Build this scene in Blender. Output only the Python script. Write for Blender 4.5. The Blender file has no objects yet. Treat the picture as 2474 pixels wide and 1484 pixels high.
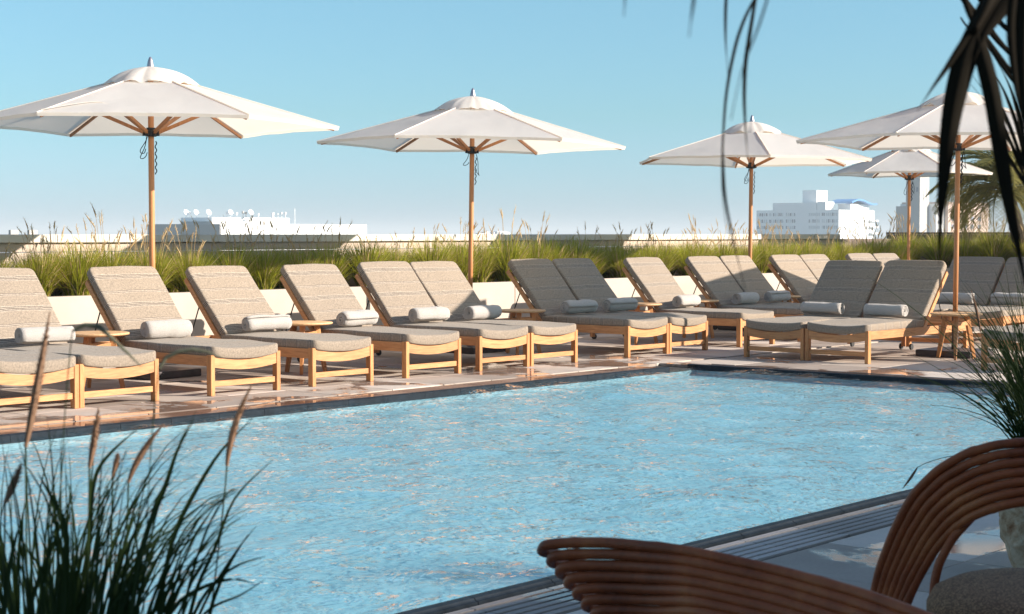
import bpy, bmesh, math, random
import numpy as np
from mathutils import Vector, Matrix, noise

R = math.radians
rnd = random.Random(7)
S = bpy.context.scene
COL = S.collection

# ------------------------------------------------------------------ camera
# world axes: +X runs along the long pool edge away from the camera (u), +Y across the pool (v)
YAW = R(49.1)                      # camera right lies 49.1 deg clockwise of +X
H = 1.4
PITCH = math.atan(177.0/4054.0)
CR = Vector((math.cos(YAW), -math.sin(YAW), 0))      # camera right in world
CF = Vector((math.sin(YAW), math.cos(YAW), 0))       # camera forward (level) in world
cam = bpy.data.cameras.new('camera')
cam_o = bpy.data.objects.new('camera', cam)
COL.objects.link(cam_o)
cam.sensor_width = 36.0
cam.lens = 36.0*4054.0/2473.0
cam.clip_end = 40000
cam.clip_start = 0.05
cam_o.location = (0, 0, H)
cam_o.rotation_euler = (R(90)-PITCH, 0, -YAW)
cam.dof.use_dof = True
cam.dof.focus_distance = 16.5
cam.dof.aperture_fstop = 10.0
S.camera = cam_o

# ------------------------------------------------------------------ sky, sun, exposure
SUN_EL = R(22.0)
SUN_AZ = R(150.0)                 # clockwise from +Y
w = bpy.data.worlds.new('World')
S.world = w
w.use_nodes = True
nt = w.node_tree
bg = nt.nodes['Background']
sky = nt.nodes.new('ShaderNodeTexSky')
sky.sky_type = 'NISHITA'
sky.sun_disc = False
sky.sun_elevation = SUN_EL
sky.sun_rotation = SUN_AZ
sky.altitude = 0
sky.air_density = 1.0
sky.dust_density = 0.4
sky.ozone_density = 2.0
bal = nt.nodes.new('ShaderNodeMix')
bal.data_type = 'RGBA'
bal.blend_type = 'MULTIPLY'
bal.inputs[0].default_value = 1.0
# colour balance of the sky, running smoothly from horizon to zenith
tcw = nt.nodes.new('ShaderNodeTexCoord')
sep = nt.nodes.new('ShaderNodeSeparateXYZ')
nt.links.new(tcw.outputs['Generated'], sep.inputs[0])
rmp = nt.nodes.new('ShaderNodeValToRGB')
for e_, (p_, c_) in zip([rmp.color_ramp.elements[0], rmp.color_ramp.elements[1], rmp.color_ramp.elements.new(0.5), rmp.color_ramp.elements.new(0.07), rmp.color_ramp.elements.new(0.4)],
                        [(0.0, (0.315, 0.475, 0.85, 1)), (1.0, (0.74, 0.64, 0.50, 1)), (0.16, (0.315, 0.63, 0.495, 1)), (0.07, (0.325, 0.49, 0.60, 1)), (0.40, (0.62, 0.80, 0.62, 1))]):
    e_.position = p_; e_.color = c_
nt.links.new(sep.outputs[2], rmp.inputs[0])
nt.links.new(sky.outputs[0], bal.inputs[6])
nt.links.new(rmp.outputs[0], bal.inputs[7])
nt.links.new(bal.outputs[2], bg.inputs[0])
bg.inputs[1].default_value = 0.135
sun = bpy.data.lights.new('sun', 'SUN')
sun.energy = 5.0
sun.angle = R(0.5)
sun.color = (1.0, 0.90, 0.78)
sun_o = bpy.data.objects.new('sun', sun)
COL.objects.link(sun_o)
sd = Vector((math.sin(SUN_AZ)*math.cos(SUN_EL), math.cos(SUN_AZ)*math.cos(SUN_EL), math.sin(SUN_EL)))     # towards the sun
sun_o.rotation_euler = sd.to_track_quat('Z', 'Y').to_euler()
sun_o.location = (8, -10, 12)
S.view_settings.view_transform = 'Standard'
S.view_settings.look = 'None'
S.view_settings.exposure = 1.0
S.view_settings.gamma = 1.0
S.render.engine = 'CYCLES'
S.cycles.max_bounces = 6
S.cycles.transparent_max_bounces = 12
S.cycles.caustics_reflective = False
S.cycles.caustics_refractive = False


# ------------------------------------------------------------------ helpers
def at(x, y, depth):
    """world point seen at photo position x,y (photo 2473 wide) at a given depth"""
    X = (x-1236.5)/4054.0*depth
    b = (742.0-y)/4054.0*depth
    Y = depth*math.cos(PITCH) + b*math.sin(PITCH)
    Z = H + b*math.cos(PITCH) - depth*math.sin(PITCH)
    p = CR*X + CF*Y
    return Vector((p.x, p.y, Z))


def cw(X, Y, Z=0.0):
    """camera aligned metres (right, forward, up) -> world"""
    p = CR*X + CF*Y
    return Vector((p.x, p.y, Z))


def tag(o, label=None, cat=None, group=None, kind=None):
    if label: o['label'] = label
    if cat: o['category'] = cat
    if group: o['group'] = group
    if kind: o['kind'] = kind
    return o


def empty(name, loc=(0, 0, 0), rz=0.0):
    o = bpy.data.objects.new(name, None)
    o.empty_display_size = 0.2
    o.location = loc
    o.rotation_euler = (0, 0, rz)
    COL.objects.link(o)
    return o


def link(name, me, parent=None, loc=None, rot=None):
    o = bpy.data.objects.new(name, me)
    COL.objects.link(o)
    if parent is not None: o.parent = parent
    if loc is not None: o.location = loc
    if rot is not None: o.rotation_euler = rot
    return o


def copy_tree(o, parent=None):
    c = o.copy()
    COL.objects.link(c)
    c.parent = parent
    for ch in list(o.children): copy_tree(ch, c)
    return c


class MB:
    def __init__(s): s.v = []; s.f = []; s.m = []
    def add(s, vs, fs, mi=0):
        b = len(s.v)
        s.v += [tuple(p) for p in vs]
        for f in fs: s.f.append(tuple(i+b for i in f)); s.m.append(mi)
    def box(s, x0, x1, y0, y1, z0, z1, mi=0):
        s.add([(x0,y0,z0),(x1,y0,z0),(x1,y1,z0),(x0,y1,z0),(x0,y0,z1),(x1,y0,z1),(x1,y1,z1),(x0,y1,z1)],
              [(0,3,2,1),(4,5,6,7),(0,1,5,4),(1,2,6,5),(2,3,7,6),(3,0,4,7)], mi)
    def beam(s, a, b, wd, ht, up=(0, 0, 1), mi=0, w2=None, h2=None):
        a = Vector(a); b = Vector(b); d = (b-a).normalized()
        sx = d.cross(Vector(up))
        if sx.length < 1e-4: sx = Vector((1, 0, 0))
        sx.normalize(); uz = sx.cross(d).normalized()
        w2 = w2 or wd; h2 = h2 or ht
        vs = []
        for p, ww, hh in ((a, wd, ht), (b, w2, h2)):
            for i, j in ((-1,-1),(1,-1),(1,1),(-1,1)):
                vs.append(p+sx*(i*ww/2)+uz*(j*hh/2))
        s.add(vs, [(3,2,1,0),(4,5,6,7),(0,1,5,4),(1,2,6,5),(2,3,7,6),(3,0,4,7)], mi)
    def tube(s, pts, rad, n=8, mi=0, cap=True, flat=1.0):
        pts = [Vector(p) for p in pts]
        if not hasattr(rad, '__len__'): rad = [rad]*len(pts)
        up = Vector((0, 0, 1)); vs = []; prev = None
        for i, p in enumerate(pts):
            t = (pts[min(i+1, len(pts)-1)] - pts[max(i-1, 0)])
            if t.length < 1e-9: t = Vector((0, 0, 1))
            t.normalize()
            if prev is None:
                a = t.cross(up)
                if a.length < 0.05: a = t.cross(Vector((1, 0, 0)))
            else:
                a = prev - t*prev.dot(t)
            a.normalize(); prev = a; b = t.cross(a)
            for k in range(n):
                q = 2*math.pi*k/n
                vs.append(p + a*(math.cos(q)*rad[i]) + b*(math.sin(q)*rad[i]*flat))
        fs = []
        for i in range(len(pts)-1):
            for k in range(n):
                k2 = (k+1) % n
                fs.append((i*n+k, i*n+k2, (i+1)*n+k2, (i+1)*n+k))
        if cap:
            fs.append(tuple(range(n-1, -1, -1))); fs.append(tuple((len(pts)-1)*n+k for k in range(n)))
        s.add(vs, fs, mi)
    def lathe(s, prof, n=24, c=(0, 0, 0), mi=0):
        vs = []; fs = []
        for r, z in prof:
            for k in range(n):
                q = 2*math.pi*k/n
                vs.append((c[0]+r*math.cos(q), c[1]+r*math.sin(q), c[2]+z))
        for i in range(len(prof)-1):
            for k in range(n):
                k2 = (k+1) % n
                fs.append((i*n+k, i*n+k2, (i+1)*n+k2, (i+1)*n+k))
        s.add(vs, fs, mi)
    def strip(s, pts, wds, side=None, fold=0.25, mi=0):
        """leaf blade: folded strip with a midrib"""
        pts = [Vector(p) for p in pts]; vs = []; n = len(pts)
        for i, p in enumerate(pts):
            t = (pts[min(i+1, n-1)]-pts[max(i-1, 0)]).normalized()
            sd_ = Vector(side) if side is not None else t.cross(Vector((0, 0, 1)))
            sd_ = sd_ - t*sd_.dot(t)
            if sd_.length < 1e-4: sd_ = Vector((1, 0, 0))
            sd_.normalize(); nn = sd_.cross(t)
            ww = wds[i]/2
            vs += [p-sd_*ww+nn*ww*fold, p, p+sd_*ww+nn*ww*fold]
        fs = []
        for i in range(n-1):
            b = i*3; fs += [(b, b+1, b+4, b+3), (b+1, b+2, b+5, b+4)]
        s.add(vs, fs, mi)
    def mesh(s, name, mats, smooth=False, bevel=0.0, seg=1):
        me = bpy.data.meshes.new(name)
        me.from_pydata(s.v, [], s.f)
        for m in (mats if isinstance(mats, (list, tuple)) else [mats]): me.materials.append(m)
        if len(set(s.m)) > 1: me.polygons.foreach_set('material_index', s.m)
        if smooth: me.polygons.foreach_set('use_smooth', [True]*len(me.polygons))
        if bevel > 0:
            bm = bmesh.new(); bm.from_mesh(me)
            es = [e for e in bm.edges if len(e.link_faces) == 2 and e.calc_face_angle(0) > 0.5]
            bmesh.ops.bevel(bm, geom=es, offset=bevel, segments=seg, affect='EDGES', profile=0.7)
            bm.to_mesh(me); bm.free()
        me.update()
        return me
    def build(s, name, mats, parent=None, **k):
        lo = k.pop('loc', None); ro = k.pop('rot', None)
        return link(name, s.mesh(name, mats, **k), parent, lo, ro)


# ------------------------------------------------------------------ materials
def mat(name):
    m = bpy.data.materials.new(name); m.use_nodes = True
    t = m.node_tree; b = t.nodes['Principled BSDF']
    return m, t, b


def N(t, typ, **k):
    n = t.nodes.new(typ)
    for a, v in k.items(): setattr(n, a, v)
    return n


def coords(t, kind='Object', scale=(1, 1, 1)):
    mp = N(t, 'ShaderNodeMapping'); mp.inputs['Scale'].default_value = scale
    if kind == 'World':
        g = N(t, 'ShaderNodeNewGeometry'); t.links.new(g.outputs['Position'], mp.inputs[0])
    else:
        tc = N(t, 'ShaderNodeTexCoord'); t.links.new(tc.outputs[kind], mp.inputs[0])
    return mp.outputs[0]


def noise_n(t, co, scale=5, detail=4, rough=0.55, dist=0.0):
    n = N(t, 'ShaderNodeTexNoise')
    n.inputs['Scale'].default_value = scale; n.inputs['Detail'].default_value = detail
    n.inputs['Roughness'].default_value = rough; n.inputs['Distortion'].default_value = dist
    t.links.new(co, n.inputs['Vector'])
    return n.outputs[0]


def ramp(t, fac, stops, interp='LINEAR'):
    r = N(t, 'ShaderNodeValToRGB'); cr = r.color_ramp; cr.interpolation = interp
    while len(cr.elements) < len(stops): cr.elements.new(0.5)
    for e, (p, c) in zip(cr.elements, stops):
        e.position = p
        e.color = (c[0], c[1], c[2], 1) if hasattr(c, '__len__') else (c, c, c, 1)
    t.links.new(fac, r.inputs[0])
    return r.outputs[0]


def mixc(t, fac, a, b, mode='MIX'):
    m = N(t, 'ShaderNodeMix', data_type='RGBA', blend_type=mode)
    for i, v in ((0, fac), (6, a), (7, b)):
        if isinstance(v, (int, float)): m.inputs[i].default_value = v
        elif isinstance(v, tuple): m.inputs[i].default_value = (*v[:3], 1)
        else: t.links.new(v, m.inputs[i])
    return m.outputs[2]


def math_n(t, op, a, b=None, clamp=False):
    m = N(t, 'ShaderNodeMath', operation=op, use_clamp=clamp)
    for i, v in ((0, a), (1, b)):
        if v is None: continue
        if isinstance(v, (int, float)): m.inputs[i].default_value = v
        else: t.links.new(v, m.inputs[i])
    return m.outputs[0]


def bump(t, b, h, strength=0.3, dist=0.01):
    n = N(t, 'ShaderNodeBump'); n.inputs['Strength'].default_value = strength
    n.inputs['Distance'].default_value = dist
    t.links.new(h, n.inputs['Height']); t.links.new(n.outputs[0], b.inputs['Normal'])
    return n


def simple(name, col, rough=0.6, nscale=8, var=0.25, bmp=0.2, bd=0.004, kind='Object', metal=0.0, spec=0.5):
    m, t, b = mat(name)
    co = coords(t, kind)
    n = noise_n(t, co, nscale, 6)
    c = ramp(t, n, [(0.25, tuple(x*(1-var) for x in col)), (0.75, tuple(min(1, x*(1+var)) for x in col))])
    t.links.new(c, b.inputs['Base Color'])
    b.inputs['Roughness'].default_value = rough
    b.inputs['Metallic'].default_value = metal
    b.inputs['Specular IOR Level'].default_value = spec
    if bmp: bump(t, b, noise_n(t, co, nscale*6, 3), bmp, bd)
    return m


def wood(name, base, dark, sc=(14, 14, 1.6), rough=0.5):
    m, t, b = mat(name)
    oi = N(t, 'ShaderNodeObjectInfo')
    tc = N(t, 'ShaderNodeTexCoord')
    va = N(t, 'ShaderNodeVectorMath', operation='ADD')
    t.links.new(tc.outputs['Object'], va.inputs[0]); t.links.new(oi.outputs['Random'], va.inputs[1])
    mp = N(t, 'ShaderNodeMapping'); mp.inputs['Scale'].default_value = sc
    t.links.new(va.outputs[0], mp.inputs[0])
    n = noise_n(t, mp.outputs[0], 4, 8, 0.6, 0.6)
    n2 = noise_n(t, mp.outputs[0], 22, 4, 0.6, 0.2)
    c = ramp(t, n, [(0.3, dark), (0.62, base), (0.85, tuple(min(1, x*1.12) for x in base))])
    hs = N(t, 'ShaderNodeHueSaturation')
    t.links.new(c, hs.inputs['Color'])
    t.links.new(math_n(t, 'ADD', math_n(t, 'MULTIPLY', oi.outputs['Random'], 0.3), 0.85), hs.inputs['Value'])
    t.links.new(mixc(t, math_n(t, 'MULTIPLY', n2, 0.3), hs.outputs[0], dark), b.inputs['Base Color'])
    b.inputs['Roughness'].default_value = rough
    bump(t, b, n2, 0.2, 0.003)
    return m


M_teak_y = wood('teak_along', (0.62, 0.305, 0.125), (0.40, 0.165, 0.06), (14, 1.4, 14))
M_teak_x = wood('teak_across', (0.62, 0.305, 0.125), (0.40, 0.165, 0.06), (1.4, 14, 14))
M_teak_z = wood('teak_upright', (0.62, 0.29, 0.11), (0.40, 0.16, 0.05), (14, 14, 1.4))
M_pole = wood('teak_pole', (0.58, 0.26, 0.10), (0.42, 0.17, 0.065), (20, 20, 0.8), 0.45)
M_top = wood('teak_table', (0.70, 0.45, 0.24), (0.50, 0.27, 0.12), (1.6, 12, 12), 0.5)


def fabric_striped():
    m, t, b = mat('striped_linen')
    tc = N(t, 'ShaderNodeTexCoord')
    sp = N(t, 'ShaderNodeSeparateXYZ'); t.links.new(tc.outputs['Object'], sp.inputs[0])
    oi = N(t, 'ShaderNodeObjectInfo')
    wob = noise_n(t, coords(t, 'Object', (3, 1, 1)), 1.6, 2)
    y = math_n(t, 'ADD', sp.outputs[1], math_n(t, 'MULTIPLY', wob, 0.03))
    fr = math_n(t, 'FRACT', math_n(t, 'DIVIDE', y, 0.34))
    base = (0.42, 0.352, 0.285); dk = (0.10, 0.082, 0.072); lt = (0.72, 0.65, 0.57)
    st = [(0.0, base)]
    def line(p, c, wd=0.016):
        st.append((p, c)); st.append((p+wd, base))
    line(0.18, lt, 0.012); line(0.20, dk); line(0.228, lt, 0.012); line(0.25, dk); line(0.278, lt, 0.012); line(0.30, dk); line(0.33, lt, 0.012)
    line(0.68, lt, 0.01); line(0.70, tuple(x*1.7 for x in dk), 0.012); line(0.73, lt, 0.01); line(0.75, tuple(x*1.7 for x in dk), 0.012)
    c = ramp(t, fr, st, 'CONSTANT')
    wv = noise_n(t, coords(t, 'Object', (1, 1, 1)), 160, 2, 0.7)
    wv2 = noise_n(t, coords(t, 'Object', (1, 6, 1)), 40, 3, 0.6)
    c = mixc(t, 0.55, c, ramp(t, wv, [(0.3, 0.62), (0.7, 1.0)]), 'MULTIPLY')
    c = mixc(t, 0.35, c, ramp(t, wv2, [(0.3, 0.75), (0.7, 1.0)]), 'MULTIPLY')
    c = mixc(t, 1.0, c, (0.86, 0.83, 0.805), 'MULTIPLY')
    c = mixc(t, 0.8, c, ramp(t, noise_n(t, coords(t), 60, 2, 0.8), [(0.3, 0.60), (0.7, 1.18)]), 'MULTIPLY')
    t.links.new(c, b.inputs['Base Color'])
    b.inputs['Roughness'].default_value = 0.95
    b.inputs['Specular IOR Level'].default_value = 0.1
    b.inputs['Sheen Weight'].default_value = 0.1
    bump(t, b, wv, 0.35, 0.004)
    return m


M_fab = fabric_striped()


def towel_mat():
    m, t, b = mat('terry_cloth')
    co = coords(t)
    n = noise_n(t, co, 130, 4, 0.75)
    c = ramp(t, n, [(0.3, (0.38, 0.345, 0.32)), (0.7, (0.58, 0.535, 0.495))])
    t.links.new(c, b.inputs['Base Color'])
    b.inputs['Roughness'].default_value = 1.0
    b.inputs['Specular IOR Level'].default_value = 0.05
    b.inputs['Sheen Weight'].default_value = 0.35
    bump(t, b, n, 0.9, 0.012)
    return m


M_towel = towel_mat()


def canvas_mat():
    m, t, b = mat('white_canvas')
    co = coords(t)
    n = noise_n(t, co, 3.0, 6, 0.6)
    wv = noise_n(t, co, 300, 2)
    c = ramp(t, n, [(0.3, (0.88, 0.88, 0.87)), (0.7, (0.92, 0.92, 0.915))])
    t.links.new(c, b.inputs['Base Color'])
    b.inputs['Roughness'].default_value = 0.9
    b.inputs['Specular IOR Level'].default_value = 0.1
    mx = N(t, 'ShaderNodeMath', operation='ADD')
    t.links.new(math_n(t, 'MULTIPLY', noise_n(t, coords(t, 'Object', (1, 1, 0.4)), 1.8, 3), 1.0), mx.inputs[0])
    t.links.new(math_n(t, 'MULTIPLY', wv, 0.01), mx.inputs[1])
    bump(t, b, mx.outputs[0], 0.35, 0.06)
    tr = N(t, 'ShaderNodeBsdfTranslucent'); tr.inputs[0].default_value = (0.97, 0.86, 0.72, 1)
    ms = N(t, 'ShaderNodeMixShader'); ms.inputs[0].default_value = 0.56
    t.links.new(b.outputs[0], ms.inputs[1]); t.links.new(tr.outputs[0], ms.inputs[2])
    t.links.new(ms.outputs[0], t.nodes['Material Output'].inputs[0])
    return m


M_canvas = canvas_mat()
M_black = simple('black_fitting', (0.012, 0.012, 0.014), 0.45, 20, 0.3, 0.1)
M_cord = simple('black_cord', (0.015, 0.014, 0.016), 0.8, 60, 0.3, 0.4)
M_iron = simple('dark_bronze_steel', (0.045, 0.032, 0.036), 0.38, 10, 0.35, 0.12)
M_alu = simple('brushed_aluminium', (0.42, 0.38, 0.41), 0.38, 20, 0.1, 0.05, metal=0.8)
M_wheel = simple('black_rubber', (0.02, 0.018, 0.018), 0.7, 30, 0.3, 0.1)


def tile_mat(name, base, var, wet=True, edge=True):
    m, t, b = mat(name)
    g = coords(t, 'World')
    oi = N(t, 'ShaderNodeObjectInfo')
    n = noise_n(t, g, 2.2, 6, 0.6)
    f = noise_n(t, g, 70, 4, 0.7)
    c = ramp(t, n, [(0.3, tuple(x*(1-var) for x in base)), (0.7, tuple(x*(1+var) for x in base))])
    c = mixc(t, 0.5, c, ramp(t, f, [(0.3, 0.72), (0.7, 1.0)]), 'MULTIPLY')
    c = mixc(t, 1.0, c, ramp(t, oi.outputs['Random'], [(0, (0.70, 0.66, 0.64)), (0.55, (1.0, 0.98, 0.95)), (1, (1.32, 1.32, 1.32))]), 'MULTIPLY')
    b.inputs['Roughness'].default_value = 0.62
    if wet:
        wn = noise_n(t, coords(t, 'World', (1.0, 1.0, 1.0)), 0.9, 5, 0.62, 0.4)
        sp = N(t, 'ShaderNodeSeparateXYZ'); t.links.new(g, sp.inputs[0])
        # splashed water lies within about a metre of the pool
        du = math_n(t, 'MAXIMUM', math_n(t, 'SUBTRACT', sp.outputs[0], 15.0), 0.0)
        dv = math_n(t, 'MAXIMUM', math_n(t, 'SUBTRACT', math_n(t, 'ABSOLUTE', math_n(t, 'SUBTRACT', sp.outputs[1], 7.27)), 3.3), 0.0)
        d = math_n(t, 'MAXIMUM', math_n(t, 'MULTIPLY', du, 1.6), dv)
        lim = math_n(t, 'SUBTRACT', 0.60, math_n(t, 'MULTIPLY', d, -0.0))
        th = math_n(t, 'ADD', 0.485, math_n(t, 'MULTIPLY', d, 0.055))
        k = math_n(t, 'MULTIPLY', math_n(t, 'SUBTRACT', wn, th), 22, True)
        c = mixc(t, k, c, mixc(t, 1.0, c, (0.60, 0.56, 0.55), 'MULTIPLY'))
        ro = mixc(t, k, (0.78, 0.78, 0.78), (0.05, 0.05, 0.05))
        sk = math_n(t, 'ADD', 0.15, math_n(t, 'MULTIPLY', k, 0.35)); t.links.new(sk, b.inputs['Specular IOR Level'])
        t.links.new(ro, b.inputs['Roughness'])
        bn = bump(t, b, f, 0.25, 0.002)
        t.links.new(math_n(t, 'SUBTRACT', 0.28, math_n(t, 'MULTIPLY', k, 0.27)), bn.inputs['Strength'])
    else:
        bump(t, b, f, 0.3, 0.003)
    t.links.new(c, b.inputs['Base Color'])
    return m


M_tile = tile_mat('porcelain_paver', (0.48, 0.415, 0.365), 0.10)
M_grate = tile_mat('stone_grate', (0.40, 0.36, 0.34), 0.12)
M_grate2 = tile_mat('wet_stone_grate', (0.20, 0.13, 0.10), 0.2)
M_grout = simple('dark_grout', (0.03, 0.025, 0.023), 0.9, 20, 0.3, 0.2, kind='World')
M_curb = simple('black_glazed_tile', (0.016, 0.022, 0.030), 0.5, 12, 0.4, 0.08, kind='World', spec=0.08)
M_plaster = simple('cream_plaster', (0.47, 0.405, 0.345), 0.85, 1.3, 0.12, 0.25, 0.004, kind='World')
M_para = simple('parapet_render', (0.50, 0.40, 0.33), 0.85, 1.0, 0.12, 0.3, 0.006, kind='World')
M_coping = simple('parapet_coping', (0.62, 0.56, 0.48), 0.8, 1.6, 0.12, 0.2, 0.004, kind='World')
M_soil = simple('planter_soil', (0.045, 0.03, 0.02), 0.95, 25, 0.5, 0.8, 0.02)
M_dark_wall = simple('brown_render', (0.20, 0.15, 0.13), 0.85, 1.4, 0.2, 0.2, kind='World')


def leaf_mat(name, cols, rough=0.55, trans=0.3, tcol=(0.35, 0.45, 0.06)):
    m, t, b = mat(name)
    g = N(t, 'ShaderNodeNewGeometry')
    oi = N(t, 'ShaderNodeObjectInfo')
    n = noise_n(t, coords(t, 'World'), 2.5, 3)
    r = math_n(t, 'FRACT', math_n(t, 'ADD', g.outputs['Random Per Island'], math_n(t, 'MULTIPLY', n, 0.5)))
    k = len(cols)
    c = ramp(t, r, [(i/(k-1), cc) for i, cc in enumerate(cols)])
    t.links.new(c, b.inputs['Base Color'])
    b.inputs['Roughness'].default_value = rough
    b.inputs['Specular IOR Level'].default_value = 0.2
    tr = N(t, 'ShaderNodeBsdfTranslucent')
    t.links.new(mixc(t, 1.0, c, tcol, 'ADD') if False else mixc(t, 0.5, c, tcol), tr.inputs[0])
    ms = N(t, 'ShaderNodeMixShader'); ms.inputs[0].default_value = trans
    t.links.new(b.outputs[0], ms.inputs[1]); t.links.new(tr.outputs[0], ms.inputs[2])
    t.links.new(ms.outputs[0], t.nodes['Material Output'].inputs[0])
    return m


M_grass = leaf_mat('planter_grass', [(0.14, 0.17, 0.012), (0.30, 0.32, 0.02), (0.47, 0.46, 0.05), (0.08, 0.10, 0.01), (0.50, 0.37, 0.11)], 0.6, 0.45, (0.62, 0.64, 0.06))
M_straw = leaf_mat('dry_grass', [(0.66, 0.48, 0.25), (0.50, 0.34, 0.17), (0.78, 0.60, 0.36)], 0.8, 0.3, (0.5, 0.35, 0.15))
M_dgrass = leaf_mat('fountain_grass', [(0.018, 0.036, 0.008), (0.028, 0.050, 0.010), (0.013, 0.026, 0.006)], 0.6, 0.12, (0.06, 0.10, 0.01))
M_plume = leaf_mat('fountain_plume', [(0.27, 0.155, 0.10), (0.36, 0.22, 0.14), (0.20, 0.11, 0.07)], 0.9, 0.3, (0.3, 0.2, 0.12))
M_gplume = leaf_mat('green_plume', [(0.25, 0.25, 0.18), (0.32, 0.31, 0.23), (0.20, 0.21, 0.15)], 0.9, 0.5, (0.4, 0.38, 0.25))
M_palm = leaf_mat('palm_leaf', [(0.17, 0.17, 0.055), (0.25, 0.235, 0.08), (0.34, 0.29, 0.11), (0.12, 0.125, 0.045)], 0.5, 0.35, (0.45, 0.40, 0.12))
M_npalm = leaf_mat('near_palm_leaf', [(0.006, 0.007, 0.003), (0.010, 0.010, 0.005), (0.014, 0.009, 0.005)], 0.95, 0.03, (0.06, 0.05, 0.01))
M_bark = simple('palm_bark', (0.10, 0.075, 0.05), 0.9, 14, 0.4, 0.8, 0.02)


def cane_rad(n, r, seed):
    r2 = random.Random(seed); out = []
    nxt = r2.randint(4, 12)
    for i in range(n):
        k = 1+0.03*noise.noise(Vector((i*0.35, seed, 0)))
        if i == nxt: k += 0.10; nxt += r2.randint(9, 15)
        out.append(r*k)
    return out


def rattan_mat():
    m, t, b = mat('steamed_rattan')
    co = coords(t)
    n = noise_n(t, co, 5, 5, 0.6)
    f = noise_n(t, coords(t, 'Object', (1, 1, 1)), 90, 4, 0.7)
    c = ramp(t, n, [(0.3, (0.16, 0.034, 0.011)), (0.55, (0.33, 0.080, 0.025)), (0.8, (0.50, 0.165, 0.055))])
    c = mixc(t, 0.4, c, ramp(t, f, [(0.35, 0.6), (0.65, 1.0)]), 'MULTIPLY')
    t.links.new(c, b.inputs['Base Color'])
    b.inputs['Roughness'].default_value = 0.5
    b.inputs['Specular IOR Level'].default_value = 0.3
    bump(t, b, f, 0.15, 0.002)
    return m


M_rattan = rattan_mat()


def tweed_mat():
    m, t, b = mat('brown_tweed')
    co = coords(t)
    v = N(t, 'ShaderNodeTexVoronoi'); v.inputs['Scale'].default_value = 230
    t.links.new(coords(t, 'Object', (1, 0.6, 1)), v.inputs['Vector'])
    c = ramp(t, v.outputs['Distance'], [(0.1, (0.44, 0.24, 0.12)), (0.6, (0.14, 0.066, 0.034))])
    t.links.new(c, b.inputs['Base Color'])
    b.inputs['Roughness'].default_value = 0.95
    bump(t, b, v.outputs['Distance'], -0.8, 0.006)
    return m


M_tweed = tweed_mat()


def pot_mat():
    m, t, b = mat('weathered_stone_pot')
    co = coords(t)
    n = noise_n(t, co, 9, 8, 0.7, 0.6)
    f = noise_n(t, co, 60, 5, 0.7)
    c = ramp(t, n, [(0.34, (0.24, 0.10, 0.045)), (0.45, (0.44, 0.28, 0.17)), (0.6, (0.60, 0.46, 0.34)), (0.8, (0.38, 0.26, 0.18))])
    c = mixc(t, 0.5, c, ramp(t, f, [(0.3, 0.6), (0.7, 1.0)]), 'MULTIPLY')
    t.links.new(c, b.inputs['Base Color'])
    b.inputs['Roughness'].default_value = 0.9
    bump(t, b, f, 0.6, 0.006)
    return m


M_pot = pot_mat()


def water_mat():
    m, t, b = mat('pool_water')
    t.nodes.remove(b)
    co = coords(t, 'World', (1, 1, 1))
    n1 = noise_n(t, coords(t, 'World', (1, 1.3, 1)), 5.0, 3, 0.5, 1.3)
    n2 = noise_n(t, coords(t, 'World', (1, 1.3, 1)), 27, 2, 0.5, 1.4)
    hsum = math_n(t, 'ADD', n1, math_n(t, 'MULTIPLY', n2, 0.07))
    n3 = noise_n(t, coords(t, 'World', (1, 1.25, 1)), 3.0, 2, 0.5, 2.2)
    rg = math_n(t, 'POWER', math_n(t, 'SUBTRACT', 1.0, math_n(t, 'MULTIPLY', math_n(t, 'ABSOLUTE', math_n(t, 'SUBTRACT', n3, 0.5)), 6.0), True), 2.0)
    hsum = math_n(t, 'ADD', hsum, math_n(t, 'MULTIPLY', rg, 0.22))
    bp = N(t, 'ShaderNodeBump'); bp.inputs['Strength'].default_value = 0.95; bp.inputs['Distance'].default_value = 0.075
    t.links.new(hsum, bp.inputs['Height'])
    gi = N(t, 'ShaderNodeNewGeometry')
    dt = N(t, 'ShaderNodeVectorMath', operation='DOT_PRODUCT')
    t.links.new(gi.outputs['Incoming'], dt.inputs[0]); t.links.new(bp.outputs[0], dt.inputs[1])
    cs_ = math_n(t, 'SUBTRACT', 1.0, math_n(t, 'ABSOLUTE', dt.outputs['Value']), True)
    frs = math_n(t, 'ADD', 0.02, math_n(t, 'MULTIPLY', 0.98, math_n(t, 'POWER', cs_, 5.0)), True)
    gl = N(t, 'ShaderNodeBsdfGlossy'); gl.inputs['Roughness'].default_value = 0.02
    gl.inputs['Color'].default_value = (1, 1, 1, 1)
    t.links.new(bp.outputs[0], gl.inputs['Normal'])
    tr = N(t, 'ShaderNodeBsdfTransparent'); tr.inputs[0].default_value = (0.84, 0.96, 0.98, 1)
    rf = N(t, 'ShaderNodeBsdfRefraction'); rf.inputs['IOR'].default_value = 1.33
    rf.inputs['Color'].default_value = (0.80, 0.96, 0.98, 1)
    t.links.new(bp.outputs[0], rf.inputs['Normal'])
    ms = N(t, 'ShaderNodeMixShader')
    t.links.new(frs, ms.inputs[0])
    t.links.new(tr.outputs[0], ms.inputs[1]); t.links.new(gl.outputs[0], ms.inputs[2])
    t.links.new(ms.outputs[0], t.nodes['Material Output'].inputs[0])
    return m


M_water = water_mat()


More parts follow.
